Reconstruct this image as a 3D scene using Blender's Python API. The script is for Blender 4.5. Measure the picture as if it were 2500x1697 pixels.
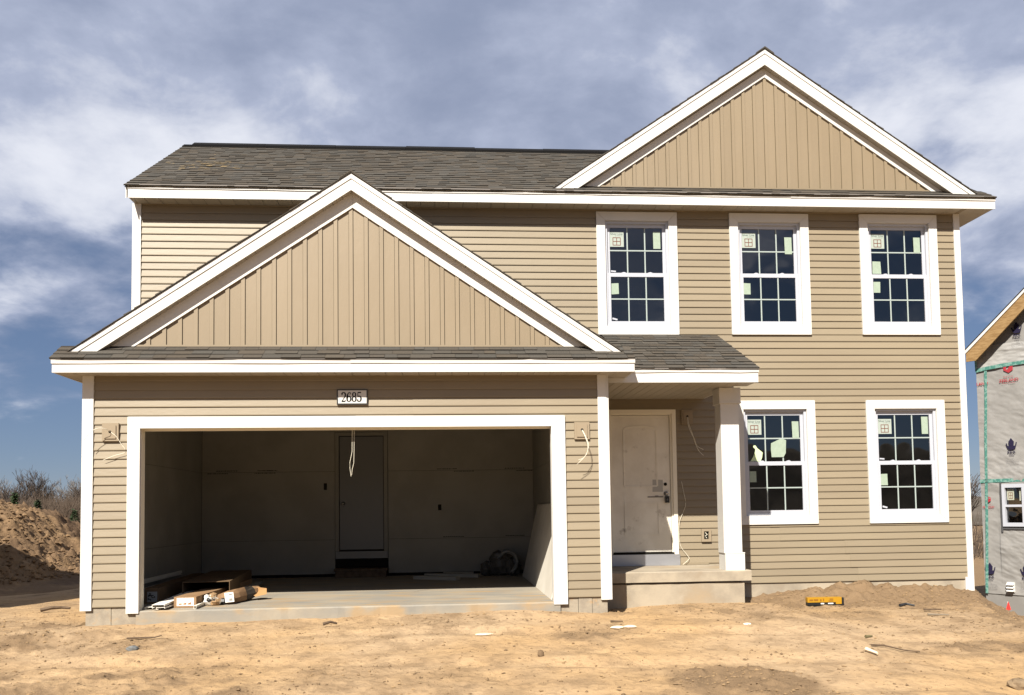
import bpy, math, random
import numpy as np
from mathutils import Vector, Matrix

S = bpy.context.scene
for o in list(bpy.data.objects):
    bpy.data.objects.remove(o)
random.seed(7)
rng = np.random.default_rng(7)

# ------------------------------------------------------------------ camera
cd = bpy.data.cameras.new("camera")
cam = bpy.data.objects.new("camera", cd)
S.collection.objects.link(cam)
cd.sensor_fit = 'HORIZONTAL'
cd.sensor_width = 36.0
cd.lens = 2150.43 / 2500 * 36
cd.shift_y = 281.5 / 2500
cd.clip_start = 0.1
cd.clip_end = 3000
R_ = Vector((0.99694806, -0.07682978, -0.01384748))
U_ = Vector((0.0096692, -0.05449146, 0.99846742))
W_ = Vector((0.0774666, 0.99555405, 0.05358227))
cam.matrix_world = Matrix(((R_.x, U_.x, -W_.x, 4.21845),
                           (R_.y, U_.y, -W_.y, -10.66221),
                           (R_.z, U_.z, -W_.z, 1.06436),
                           (0, 0, 0, 1)))
S.camera = cam

# ------------------------------------------------------------------ sun, sky, exposure
SUNDIR = Vector((0.445, 1.0, -1.0)).normalized()
sl = bpy.data.lights.new("sun", 'SUN')
sl.energy = 5.0
sl.angle = math.radians(0.5)
sl.color = (1.0, 0.93, 0.82)
sun = bpy.data.objects.new("sun", sl)
sun.rotation_euler = SUNDIR.to_track_quat('-Z', 'Y').to_euler()
sun.location = (-8, -20, 20)
S.collection.objects.link(sun)

world = bpy.data.worlds.new("World")
S.world = world
world.use_nodes = True
wn, wl = world.node_tree.nodes, world.node_tree.links
wn.clear()


def W(t, **k):
    n = wn.new(t)
    for a, b in k.items():
        setattr(n, a, b)
    return n


def wmath(op, a, b=None, c=None, clamp=False):
    n = W('ShaderNodeMath', operation=op, use_clamp=clamp)
    for i, v in enumerate((a, b, c)):
        if v is None:
            continue
        if isinstance(v, (int, float)):
            n.inputs[i].default_value = v
        else:
            wl.new(v, n.inputs[i])
    return n.outputs[0]


sky = W('ShaderNodeTexSky', sky_type='NISHITA')
sky.sun_disc = False
sky.sun_elevation = math.radians(42.4)
sky.sun_rotation = math.radians(204.0)
sky.altitude = 1200
sky.air_density = 1.0
sky.dust_density = 0.05
sky.ozone_density = 1.6
bg1 = W('ShaderNodeBackground')
bg1.inputs[1].default_value = 0.05
tint = W('ShaderNodeMix', data_type='RGBA', blend_type='MULTIPLY')
tint.inputs[0].default_value = 1.0
tint.inputs[7].default_value = (0.50, 0.51, 0.58, 1)
wl.new(sky.outputs[0], tint.inputs[6])
veil = W('ShaderNodeMix', data_type='RGBA')
veil.inputs[0].default_value = 0.5
veil.inputs[7].default_value = (1.45, 2.15, 3.65, 1)
wl.new(tint.outputs[2], veil.inputs[6])
wl.new(veil.outputs[2], bg1.inputs[0])
tc = W('ShaderNodeTexCoord')
sx = W('ShaderNodeSeparateXYZ')
wl.new(tc.outputs['Generated'], sx.inputs[0])
zc = wmath('MAXIMUM', sx.outputs[2], 0.0)
den = wmath('ADD', zc, 0.30)
px = wmath('DIVIDE', sx.outputs[0], den)
py = wmath('DIVIDE', sx.outputs[1], den)
cx = W('ShaderNodeCombineXYZ')
wl.new(px, cx.inputs[0]); wl.new(py, cx.inputs[1])


def wnoise(scale, detail, rough, off, dist=0.0):
    m = W('ShaderNodeMapping')
    m.inputs['Location'].default_value = off
    wl.new(cx.outputs[0], m.inputs[0])
    n = W('ShaderNodeTexNoise')
    n.inputs['Scale'].default_value = scale
    n.inputs['Detail'].default_value = detail
    n.inputs['Roughness'].default_value = rough
    n.inputs['Distortion'].default_value = dist
    wl.new(m.outputs[0], n.inputs['Vector'])
    return n.outputs[0]


n1 = wnoise(1.5, 8, 0.57, (2.2, 33.7, 0), 0.15)
n2 = wnoise(2.7, 8, 0.57, (28.3, 3.2, 0), 0.3)
n3 = wnoise(1.2, 4, 0.5, (4.3, 29.2, 0))
n4 = wnoise(5.2, 8, 0.57, (5.3, 2.2, 0), 0.2)
# cover: clear low down near the horizon, closed overhead
cov = wmath('MULTIPLY_ADD', zc, 1.9, -0.41)
cov = wmath('MINIMUM', cov, 0.42)
msk = wmath('ADD', wmath('MULTIPLY', wmath('ADD', n1, wmath('ADD', wmath('MULTIPLY', n2, 0.45), wmath('MULTIPLY_ADD', n4, 0.60, -0.30))), 1.15), cov)
mr = W('ShaderNodeMapRange', interpolation_type='SMOOTHSTEP')
wl.new(msk, mr.inputs[0])
mr.inputs[1].default_value = 0.72
mr.inputs[2].default_value = 1.08
cl = W('ShaderNodeMapRange', interpolation_type='SMOOTHSTEP')
wl.new(wmath('ADD', wmath('MULTIPLY', n3, 0.5), wmath('ADD', wmath('MULTIPLY', n2, 0.36), wmath('MULTIPLY', n4, 0.34))), cl.inputs[0])
cl.inputs[1].default_value = 0.485
cl.inputs[2].default_value = 0.76
ramp = W('ShaderNodeValToRGB')
ramp.color_ramp.elements[0].position = 0.0
ramp.color_ramp.elements[0].color = (0.27, 0.315, 0.44, 1)
ramp.color_ramp.elements[1].position = 1.0
ramp.color_ramp.elements[1].color = (0.78, 0.80, 0.87, 1)
e = ramp.color_ramp.elements.new(0.45)
e.color = (0.405, 0.45, 0.585, 1)
wl.new(cl.outputs[0], ramp.inputs[0])
bg2 = W('ShaderNodeBackground')
bg2.inputs[1].default_value = 0.50
wl.new(ramp.outputs[0], bg2.inputs[0])
mx = W('ShaderNodeMixShader')
wl.new(wmath('MULTIPLY', mr.outputs[0], 0.94), mx.inputs[0])
wl.new(bg1.outputs[0], mx.inputs[1]); wl.new(bg2.outputs[0], mx.inputs[2])
wo = W('ShaderNodeOutputWorld')
wl.new(mx.outputs[0], wo.inputs[0])

S.view_settings.view_transform = 'Standard'
S.view_settings.look = 'None'
S.view_settings.exposure = 1.15
S.view_settings.gamma = 1.0
S.view_settings.use_curve_mapping = False
S.render.engine = 'CYCLES'
S.cycles.max_bounces = 8
S.cycles.transparent_max_bounces = 12
S.cycles.use_denoising = True
try:
    S.cycles.denoiser = 'OPENIMAGEDENOISE'
except Exception:
    pass

# ------------------------------------------------------------------ materials
MATS = {}


def mat(name, col, rough=0.6, spec=0.4, col2=None, scale=3.0, detail=4, lo=0.35, hi=0.65, bump=0.0, bscale=40.0,
        stretch=None, tone=False, keep=False, objrand=0.0, metallic=0.0, col3=None, scale3=12.0, lo3=.5, hi3=.7):
    """Principled material, colour varied by object-space noise, fine bump."""
    if name in MATS:
        return MATS[name]
    k = 1.0 if keep or max(col) > .57 else .60
    col = tuple(v * k for v in col)
    col2 = tuple(v * k for v in col2) if col2 else None
    col3 = tuple(v * k for v in col3) if col3 else None
    m = bpy.data.materials.new(name)
    m.use_nodes = True
    nt = m.node_tree
    N, L = nt.nodes, nt.links
    b = N['Principled BSDF']
    b.inputs['Roughness'].default_value = rough
    b.inputs['Specular IOR Level'].default_value = spec
    b.inputs['Metallic'].default_value = metallic
    b.inputs['Base Color'].default_value = (*col, 1)
    t = N.new('ShaderNodeTexCoord')
    vec = t.outputs['Object']
    if stretch:
        mp = N.new('ShaderNodeMapping')
        mp.inputs['Scale'].default_value = stretch
        L.new(vec, mp.inputs[0])
        vec = mp.outputs[0]
    out = None

    def noise(sc, dt, a, c):
        n = N.new('ShaderNodeTexNoise')
        n.inputs['Scale'].default_value = sc
        n.inputs['Detail'].default_value = dt
        n.inputs['Roughness'].default_value = 0.6
        L.new(vec, n.inputs['Vector'])
        r = N.new('ShaderNodeMapRange')
        r.interpolation_type = 'SMOOTHSTEP'
        r.inputs[1].default_value = a
        r.inputs[2].default_value = c
        L.new(n.outputs[0], r.inputs[0])
        return r.outputs[0]

    def mix(f, a, c, blend='MIX'):
        x = N.new('ShaderNodeMix')
        x.data_type = 'RGBA'
        x.blend_type = blend
        if isinstance(f, float):
            x.inputs[0].default_value = f
        else:
            L.new(f, x.inputs[0])
        for i, v in ((6, a), (7, c)):
            if isinstance(v, tuple):
                x.inputs[i].default_value = (*v, 1)
            else:
                L.new(v, x.inputs[i])
        return x.outputs[2]
    if col2:
        out = mix(noise(scale, detail, lo, hi), col, col2)
    if col3:
        out = mix(noise(scale3, 5, lo3, hi3), out if out else col, col3)
    if tone:
        a = N.new('ShaderNodeAttribute')
        a.attribute_name = 'tone'
        out = mix(1.0, out if out else col, a.outputs['Color'], 'MULTIPLY')
    if objrand:
        oi = N.new('ShaderNodeObjectInfo')
        r = N.new('ShaderNodeMapRange')
        r.inputs[3].default_value = 1 - objrand
        r.inputs[4].default_value = 1 + objrand
        L.new(oi.outputs['Random'], r.inputs[0])
        out = mix(1.0, out if out else col, r.outputs[0], 'MULTIPLY')
    if out:
        L.new(out, b.inputs['Base Color'])
    if bump:
        n = N.new('ShaderNodeTexNoise')
        n.inputs['Scale'].default_value = bscale
        n.inputs['Detail'].default_value = 5
        L.new(vec, n.inputs['Vector'])
        bp = N.new('ShaderNodeBump')
        bp.inputs['Strength'].default_value = bump
        bp.inputs['Distance'].default_value = 0.01
        L.new(n.outputs[0], bp.inputs['Height'])
        L.new(bp.outputs[0], b.inputs['Normal'])
    MATS[name] = m
    return m


SIDING = mat('vinyl_siding', (0.322, 0.262, 0.177), 0.5, 0.42, col2=(0.345, 0.284, 0.192), scale=1.3, objrand=0.05, bump=0.12, bscale=30, stretch=(0.3, 1, 1))
GABLE = mat('gable_vinyl', (0.315, 0.245, 0.155), 0.5, 0.5, col2=(0.335, 0.263, 0.170), scale=1.5, objrand=0.03, bump=0.1, bscale=26, stretch=(1, 1, .3))
WHITE = mat('white_aluminium', (0.50, 0.493, 0.472), 0.38, 0.45, keep=True, col2=(0.53, 0.525, 0.505), scale=1.0, bump=0.05, bscale=9, stretch=(0.3, 1, 1))
TRIM = mat('white_trim', (0.50, 0.493, 0.468), 0.45, 0.4, keep=True, col2=(0.53, 0.522, 0.50), scale=2.0)
VINYL = mat('window_vinyl', (0.37, 0.385, 0.43), 0.35, 0.45, keep=True)
SOFFIT = mat('soffit_vinyl', (0.56, 0.52, 0.45), 0.5, 0.3, objrand=0.03)
SHINGLE = mat('asphalt_shingle', (0.110, 0.097, 0.081), 0.92, 0.15, col2=(0.134, 0.120, 0.101), scale=90, detail=3, tone=True, bump=0.5, bscale=220)
SHEDGE = mat('shingle_edge', (0.035, 0.032, 0.03), 0.95, 0.1)
RIDGE = mat('ridge_vent_black', (0.014, 0.014, 0.015), 0.9, 0.1, bump=0.4, bscale=90)
CONC = mat('concrete', (0.53, 0.455, 0.345), 0.85, 0.2, col2=(0.35, 0.30, 0.235), scale=2.2, detail=6, lo=.35, hi=.7, col3=(0.50, 0.38, 0.24), scale3=1.1, lo3=.48, hi3=.72, bump=0.25, bscale=60)
SLAB = mat('slab_concrete', (0.45, 0.39, 0.30), 0.8, 0.25, col2=(0.33, 0.31, 0.27), scale=1.6, detail=6, col3=(0.47, 0.34, 0.20), scale3=2.6, lo3=.5, hi3=.68, bump=0.2, bscale=50, stretch=(0.6, 1.6, 1))
BLOCK = mat('concrete_block', (0.46, 0.40, 0.31), 0.9, 0.15, col2=(0.36, 0.31, 0.245), scale=7, detail=6, col3=(0.50, 0.36, 0.22), scale3=5, lo3=.55, hi3=.66, bump=0.4, bscale=90)
DRYWALL = mat('drywall_paper', (0.42, 0.40, 0.35), 0.85, 0.15, col2=(0.37, 0.35, 0.305), scale=1.2)
GLASSM = None
DOOR = mat('door_primer', (0.68, 0.65, 0.58), 0.55, 0.3, col2=(0.60, 0.565, 0.495), scale=2.6, detail=5, col3=(0.36, 0.32, 0.265), scale3=4.5, lo3=.60, hi3=.74, bump=.08, bscale=20)
JAMB = mat('door_jamb', (0.70, 0.66, 0.56), 0.55, 0.3)
ALUM = mat('aluminium_kick', (0.43, 0.445, 0.48), 0.42, 0.5, keep=True, metallic=0.8, col2=(0.38, 0.39, 0.42), scale=4, stretch=(0.4, 1, 1))
BLACK = mat('black_plastic', (0.015, 0.015, 0.016), 0.45, 0.4)
DARK = mat('dark_gap', (0.02, 0.018, 0.015), 0.9, 0.1)
STEEL = mat('satin_nickel', (0.55, 0.53, 0.5), 0.3, 0.5, metallic=0.9)
WIRE = mat('wire_white', (0.62, 0.585, 0.48), 0.5, 0.3)
PAPERG = mat('sticker_paper', (0.44, 0.54, 0.44), 0.6, 0.3, col2=(0.40, 0.50, 0.40), scale=20)
PAPERW = mat('sticker_white', (0.47, 0.54, 0.49), 0.6, 0.3)
INKRED = mat('ink_brown', (0.19, 0.05, 0.025), 0.6, 0.2)
INKBLK = mat('ink_black', (0.02, 0.022, 0.025), 0.6, 0.2)
INKGRN = mat('ink_green', (0.015, 0.05, 0.045), 0.6, 0.2)
CARD = mat('cardboard', (0.40, 0.25, 0.135), 0.85, 0.15, col2=(0.34, 0.205, 0.11), scale=5, bump=.1, bscale=40)
CARDI = mat('cardboard_dark', (0.22, 0.145, 0.085), 0.9, 0.1, col2=(0.18, 0.12, 0.07), scale=4)
LABEL = mat('carton_label', (0.78, 0.75, 0.68), 0.6, 0.3)
YELLOW = mat('yellow_plastic', (0.55, 0.285, 0.012), 0.45, 0.4)
INKYEL = mat('yellow_print', (0.33, 0.14, 0.012), 0.5, 0.3)
LUMBER = mat('pine_lumber', (0.44, 0.285, 0.13), 0.75, 0.2, col2=(0.31, 0.185, 0.075), scale=5, detail=5, stretch=(1, 1, 6))
WOOD = mat('dark_wood', (0.13, 0.09, 0.06), 0.85, 0.1, col2=(0.19, 0.135, 0.09), scale=14)
WRAP = mat('house_wrap', (0.335, 0.325, 0.31), 0.42, 0.5, col2=(0.39, 0.38, 0.365), scale=1.4, detail=4)
WRAPW = mat('house_wrap_fold', (0.47, 0.465, 0.45), 0.42, 0.4)
TAPE = mat('seam_tape', (0.09, 0.27, 0.225), 0.4, 0.4, col2=(0.24, 0.43, 0.375), scale=16, lo=.48, hi=.56)
INKBLU = mat('ink_navy', (0.022, 0.018, 0.055), 0.5, 0.3)
INKCRM = mat('ink_crimson', (0.46, 0.045, 0.06), 0.5, 0.3)
FLASH = mat('flashing_tape', (0.10, 0.10, 0.105), 0.55, 0.3)
FOUND = mat('poured_foundation', (0.33, 0.32, 0.305), 0.85, 0.2, col2=(0.28, 0.27, 0.255), scale=2)
REDFLAG = mat('red_flag', (0.65, 0.035, 0.03), 0.55, 0.3)
BARK = mat('bare_bark', (0.12, 0.095, 0.08), 0.9, 0.1, objrand=0.25)
BARKP = mat('pale_bark', (0.21, 0.185, 0.165), 0.9, 0.1, objrand=0.2)
NEEDLE = mat('evergreen_needles', (0.035, 0.062, 0.028), 0.8, 0.2, col2=(0.055, 0.085, 0.035), scale=3)
GRASS = mat('dry_grass', (0.12, 0.13, 0.045), 0.9, 0.1, col2=(0.20, 0.16, 0.07), scale=3)
STONE = mat('grey_stone', (0.17, 0.18, 0.185), 0.8, 0.2, col2=(0.23, 0.235, 0.23), scale=12)
PALECH = mat('pale_chip', (0.66, 0.56, 0.42), 0.8, 0.2, col2=(.55, .45, .33), scale=30)
PLASTICS = mat('clear_film', (0.15, 0.14, 0.125), 0.35, 0.4, col2=(0.09, 0.085, 0.075), scale=6)


def glass_mat():
    m = bpy.data.materials.new('window_glass')
    m.use_nodes = True
    N, L = m.node_tree.nodes, m.node_tree.links
    N.clear()
    o = N.new('ShaderNodeOutputMaterial')
    tr = N.new('ShaderNodeBsdfTransparent')
    tr.inputs[0].default_value = (0.62, 0.66, 0.66, 1)
    gl = N.new('ShaderNodeBsdfGlossy')
    gl.inputs['Roughness'].default_value = 0.02
    tcg = N.new('ShaderNodeTexCoord'); ng = N.new('ShaderNodeTexNoise'); ng.inputs['Scale'].default_value = 2.2; ng.inputs['Detail'].default_value = 1.0
    L.new(tcg.outputs['Object'], ng.inputs['Vector'])
    bg_ = N.new('ShaderNodeBump'); bg_.inputs['Strength'].default_value = 0.35; bg_.inputs['Distance'].default_value = 0.012
    L.new(ng.outputs[0], bg_.inputs['Height']); L.new(bg_.outputs[0], gl.inputs['Normal'])
    fr = N.new('ShaderNodeFresnel')
    fr.inputs[0].default_value = 2.2
    mxs = N.new('ShaderNodeMixShader')
    L.new(fr.outputs[0], mxs.inputs[0])
    L.new(tr.outputs[0], mxs.inputs[1]); L.new(gl.outputs[0], mxs.inputs[2])
    L.new(mxs.outputs[0], o.inputs[0])
    return m


GLASSM = glass_mat()

# ground materials ---------------------------------------------------------


def soil_mat(name, sand, tan, brown, bias=0.0, s1=0.35, rel=0.6):
    m = bpy.data.materials.new(name)
    m.use_nodes = True
    N, L = m.node_tree.nodes, m.node_tree.links
    b = N['Principled BSDF']
    b.inputs['Roughness'].default_value = 0.95
    b.inputs['Specular IOR Level'].default_value = 0.1
    t = N.new('ShaderNodeTexCoord')

    def noise(sc, dt, a, c, st=(1, 1, 1), rough=.6):
        mp = N.new('ShaderNodeMapping')
        mp.inputs['Scale'].default_value = st
        L.new(t.outputs['Object'], mp.inputs[0])
        n = N.new('ShaderNodeTexNoise')
        n.inputs['Scale'].default_value = sc
        n.inputs['Detail'].default_value = dt
        n.inputs['Roughness'].default_value = rough
        L.new(mp.outputs[0], n.inputs['Vector'])
        r = N.new('ShaderNodeMapRange')
        r.interpolation_type = 'SMOOTHSTEP'
        r.inputs[1].default_value = a
        r.inputs[2].default_value = c
        L.new(n.outputs[0], r.inputs[0])
        return r.outputs[0], n.outputs[0]

    def mix(f, a, c):
        x = N.new('ShaderNodeMix')
        x.data_type = 'RGBA'
        L.new(f, x.inputs[0])
        for i, v in ((6, a), (7, c)):
            if isinstance(v, tuple):
                x.inputs[i].default_value = (*v, 1)
            else:
                L.new(v, x.inputs[i])
        return x.outputs[2]
    at = N.new('ShaderNodeAttribute')
    at.attribute_name = 'soil'          # 0 clean sand, 1 rough brown soil (painted from the terrain's own lumps)
    sp = N.new('ShaderNodeSeparateColor')
    L.new(at.outputs['Color'], sp.inputs[0])
    f1, _ = noise(s1, 6, .36, .66)
    f2, _ = noise(2.6, 7, .44 - bias, .66 - bias)
    f3, raw3 = noise(15, 7, .50, .68)
    f4, raw4 = noise(160, 4, .3, .75)
    c = mix(f1, sand, tan)
    mul = N.new('ShaderNodeMath'); mul.operation = 'MULTIPLY_ADD'
    L.new(f2, mul.inputs[0]); mul.inputs[1].default_value = 0.5
    L.new(sp.outputs[0], mul.inputs[2])
    mul.use_clamp = True
    c = mix(mul.outputs[0], c, brown)
    sc3 = N.new('ShaderNodeMath'); sc3.operation = 'MULTIPLY'
    L.new(f3, sc3.inputs[0]); sc3.inputs[1].default_value = 0.40
    c = mix(sc3.outputs[0], c, tuple(v * 0.62 for v in brown))
    sc4 = N.new('ShaderNodeMath'); sc4.operation = 'MULTIPLY'
    L.new(f4, sc4.inputs[0]); sc4.inputs[1].default_value = 0.22
    c = mix(sc4.outputs[0], c, tuple(min(1, v * 1.25) for v in sand))
    L.new(c, b.inputs['Base Color'])
    ad = N.new('ShaderNodeMath'); ad.operation = 'MULTIPLY_ADD'
    L.new(raw4, ad.inputs[0]); ad.inputs[1].default_value = 0.35; L.new(raw3, ad.inputs[2])
    bp = N.new('ShaderNodeBump')
    bp.inputs['Strength'].default_value = rel
    bp.inputs['Distance'].default_value = 0.045
    L.new(ad.outputs[0], bp.inputs['Height'])
    L.new(bp.outputs[0], b.inputs['Normal'])
    return m


SOIL = soil_mat('sandy_soil', (0.365, 0.242, 0.125), (0.365, 0.265, 0.166), (0.145, 0.099, 0.06))
PILE = soil_mat('pile_soil', (0.21, 0.138, 0.076), (0.175, 0.115, 0.066), (0.092, 0.06, 0.038), 0.1, 0.8)

# ------------------------------------------------------------------ mesh helpers


class MB:
    """collects polygons; build() links them as one mesh object."""

    def __init__(self):
        self.v, self.f, self.m, self.t = [], [], [], []

    def face(self, pts, mi=0, tone=1.0):
        i = len(self.v)
        self.v += [tuple(p) for p in pts]
        self.f.append(tuple(range(i, i + len(pts))))
        self.m.append(mi); self.t.append(tone)

    def hexa(self, p, mi=0, tone=1.0):
        """8 points: bottom ring 0-3, top ring 4-7"""
        i = len(self.v)
        self.v += [tuple(q) for q in p]
        for q in ((3, 2, 1, 0), (4, 5, 6, 7), (0, 1, 5, 4), (1, 2, 6, 5), (2, 3, 7, 6), (3, 0, 4, 7)):
            self.f.append(tuple(i + k for k in q)); self.m.append(mi); self.t.append(tone)
        return self

    def box(self, x0, x1, y0, y1, z0, z1, mi=0, tone=1.0):
        return self.hexa([(x0, y0, z0), (x1, y0, z0), (x1, y1, z0), (x0, y1, z0),
                          (x0, y0, z1), (x1, y0, z1), (x1, y1, z1), (x0, y1, z1)], mi, tone)

    def prism(self, poly, y0, y1, mi=0, tone=1.0, axis='y'):
        """poly of (a,b): (x,z) for axis y, (y,z) for axis x"""
        n = len(poly)
        i = len(self.v)
        for yy in (y0, y1):
            for a, b in poly:
                self.v.append((a, yy, b) if axis == 'y' else (yy, a, b))
        self.f.append(tuple(i + k for k in range(n))); self.m.append(mi); self.t.append(tone)
        self.f.append(tuple(i + n + k for k in reversed(range(n)))); self.m.append(mi); self.t.append(tone)
        for k in range(n):
            j = (k + 1) % n
            self.f.append((i + k, i + n + k, i + n + j, i + j)); self.m.append(mi); self.t.append(tone)
        return self

    def tube(self, pts, r, sides=6, mi=0, r1=None):
        pts = [Vector(p) for p in pts]
        n = len(pts)
        i0 = len(self.v)
        up = Vector((0, 0, 1))
        for k, p in enumerate(pts):
            d = (pts[min(k + 1, n - 1)] - pts[max(k - 1, 0)])
            if d.length < 1e-9:
                d = Vector((0, 0, 1))
            d.normalize()
            a = d.cross(up)
            if a.length < 1e-3:
                a = d.cross(Vector((1, 0, 0)))
            a.normalize()
            b = d.cross(a)
            rr = r if r1 is None else r + (r1 - r) * k / max(1, n - 1)
            for s in range(sides):
                w = 2 * math.pi * s / sides
                self.v.append(tuple(p + a * (rr * math.cos(w)) + b * (rr * math.sin(w))))
        for k in range(n - 1):
            for s in range(sides):
                t = (s + 1) % sides
                self.f.append((i0 + k * sides + s, i0 + k * sides + t, i0 + (k + 1) * sides + t, i0 + (k + 1) * sides + s))
                self.m.append(mi); self.t.append(1.0)
        self.f.append(tuple(i0 + s for s in reversed(range(sides)))); self.m.append(mi); self.t.append(1.0)
        self.f.append(tuple(i0 + (n - 1) * sides + s for s in range(sides))); self.m.append(mi); self.t.append(1.0)
        return self

    def sphere(self, c, rx, ry, rz, seg=10, rings=6, mi=0, jit=0.0):
        i0 = len(self.v)
        for a in range(rings + 1):
            th = math.pi * a / rings
            for b in range(seg):
                ph = 2 * math.pi * b / seg
                k = 1 + (random.uniform(-jit, jit) if jit else 0)
                self.v.append((c[0] + rx * k * math.sin(th) * math.cos(ph), c[1] + ry * k * math.sin(th) * math.sin(ph), c[2] + rz * k * math.cos(th)))
        for a in range(rings):
            for b in range(seg):
                d = (b + 1) % seg
                self.f.append((i0 + a * seg + b, i0 + (a + 1) * seg + b, i0 + (a + 1) * seg + d, i0 + a * seg + d))
                self.m.append(mi); self.t.append(1.0)
        return self

    def disc(self, c, r, ax='y', depth=0.01, seg=16, mi=0):
        pts0 = []
        for s in range(seg):
            w = 2 * math.pi * s / seg
            pts0.append((c[0] + r * math.cos(w), c[2] + r * math.sin(w)))
        return self.prism(pts0, c[1] - depth, c[1], mi)

    def build(self, name, mats, parent=None, smooth=False, kind=None, label=None, tone=False):
        me = bpy.data.meshes.new(name)
        me.from_pydata(self.v, [], self.f)
        if not isinstance(mats, (list, tuple)):
            mats = [mats]
        for q in mats:
            me.materials.append(q)
        me.polygons.foreach_set('material_index', self.m)
        if smooth:
            me.polygons.foreach_set('use_smooth', [True] * len(self.f))
        if tone:
            ca = me.color_attributes.new('tone', 'FLOAT_COLOR', 'CORNER')
            vals = []
            for f, t in zip(self.f, self.t):
                tt = t if isinstance(t, tuple) else (t, t, t)
                vals += [tt[0], tt[1], tt[2], 1.0] * len(f)
            ca.data.foreach_set('color', vals)
        me.validate()
        # consistent outward normals
        o = bpy.data.objects.new(name, me)
        S.collection.objects.link(o)
        if parent is not None:
            put(o, parent)
        if kind:
            o['kind'] = kind
        if label:
            o['label'] = label
        return o


def put(o, parent):
    o.parent = parent
    if parent.type == 'EMPTY':
        o.matrix_parent_inverse = Matrix.Translation(-parent.location)


def thing(name, loc, label, cat, group=None):
    o = bpy.data.objects.new(name, None)
    o.empty_display_size = 0.2
    o.location = loc
    S.collection.objects.link(o)
    tag(o, label, cat, group)
    return o


def tag(o, label, cat, group=None):
    o['label'] = label
    o['category'] = cat
    if group:
        o['group'] = group
    return o


_txt = {}


def text2d(txt, bold=0.0):
    """flat triangles of a word: unit height letters, centred on x, baseline 0"""
    k = (txt, bold)
    if k in _txt:
        return _txt[k]
    c = bpy.data.curves.new('lettering', 'FONT')
    c.body = txt
    c.size = 1.0
    c.align_x = 'CENTER'
    c.offset = bold
    c.resolution_u = 3
    o = bpy.data.objects.new('lettering', c)
    S.collection.objects.link(o)
    dg = bpy.context.evaluated_depsgraph_get()
    me = o.evaluated_get(dg).to_mesh()
    vs = [tuple(v.co[:2]) for v in me.vertices]
    fs = [tuple(p.vertices) for p in me.polygons]
    o.evaluated_get(dg).to_mesh_clear()
    bpy.data.objects.remove(o)
    bpy.data.curves.remove(c)
    w = max(v[0] for v in vs) - min(v[0] for v in vs)
    h = max(v[1] for v in vs) - min(v[1] for v in vs)
    _txt[k] = (vs, fs, w, h)
    return _txt[k]


def put_text(mb, txt, fn, cx, base, width, height, mi, bold=0.0):
    vs, fs, w, h = text2d(txt, bold)
    i = len(mb.v)
    y0 = min(v[1] for v in vs)
    x0 = min(v[0] for v in vs) + w / 2
    for a, b in vs:
        mb.v.append(tuple(fn(cx + (a - x0) / w * width, base + (b - y0) / h * height)))
    for f in fs:
        mb.f.append(tuple(i + q for q in f)); mb.m.append(mi); mb.t.append(1.0)


def stroke(mb, pts, fn, mi):
    """variable-width pen stroke: pts of (a,b,w)"""
    L_, R2 = [], []
    n = len(pts)
    for k, (a, b, w) in enumerate(pts):
        a0, b0, _ = pts[max(k - 1, 0)]
        a1, b1, _ = pts[min(k + 1, n - 1)]
        d = math.hypot(a1 - a0, b1 - b0) or 1
        nx, ny = -(b1 - b0) / d, (a1 - a0) / d
        L_.append((a + nx * w / 2, b + ny * w / 2)); R2.append((a - nx * w / 2, b - ny * w / 2))
    for k in range(n - 1):
        mb.face([fn(*L_[k]), fn(*R2[k]), fn(*R2[k + 1]), fn(*L_[k + 1])], mi)


# ------------------------------------------------------------------ value noise (numpy)
_perm = rng.random((256, 256))


def vnoise(x, y):
    xi = np.floor(x).astype(int); yi = np.floor(y).astype(int)
    fx = x - xi; fy = y - yi
    fx = fx * fx * (3 - 2 * fx); fy = fy * fy * (3 - 2 * fy)
    a = _perm[xi & 255, yi & 255]; b = _perm[(xi + 1) & 255, yi & 255]
    c = _perm[xi & 255, (yi + 1) & 255]; d = _perm[(xi + 1) & 255, (yi + 1) & 255]
    return (a * (1 - fx) + b * fx) * (1 - fy) + (c * (1 - fx) + d * fx) * fy


def fbm(x, y, s, octv=4, g=0.5):
    r = np.zeros_like(x, dtype=float); amp = 1.0; tot = 0
    for k in range(octv):
        r += amp * vnoise(x * s + 17.3 * k, y * s + 9.1 * k)
        tot += amp; amp *= g; s *= 2.03
    return r / tot - 0.5


def sstep(a, b, x):
    t = np.clip((x - a) / (b - a), 0, 1)
    return t * t * (3 - 2 * t)


def gauss(x, y, cx, cy, sx_, sy_):
    return np.exp(-((x - cx) / sx_) ** 2 - ((y - cy) / sy_) ** 2)


def soilmask(x, y):
    """where the ground is churned brown soil instead of smooth sand"""
    m = sstep(0.05, 0.22, fbm(x, y, 0.9, 4) + 0.02)
    m = m * (0.35 + 0.65 * sstep(0.0, -2.8, y) * sstep(-1.0, 1.0, np.abs(x - 5.0) - 0.3))
    left = gauss(x, y, -0.6, -0.75, 1.3, 0.45) * 1.4 + gauss(x, y, -0.4, 0.25, 0.9, 0.35) * .7 + gauss(x, y, 1.2, -3.0, 1.8, 0.8) * 1.0 + gauss(x, y, 4.2, -3.3, 1.6, 0.5) * .35 + gauss(x, y, -.6, -2.2, .6, .5)
    back = sstep(0.3, 1.3, y) * sstep(8.3, 8.7, x)
    right = gauss(x, y, 11.5, -0.5, 1.6, 2.0) * .6
    return np.clip(m + left * sstep(-.2, .2, fbm(x, y, 2.2, 4)) + back * .85 + right, 0, 1)


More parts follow.
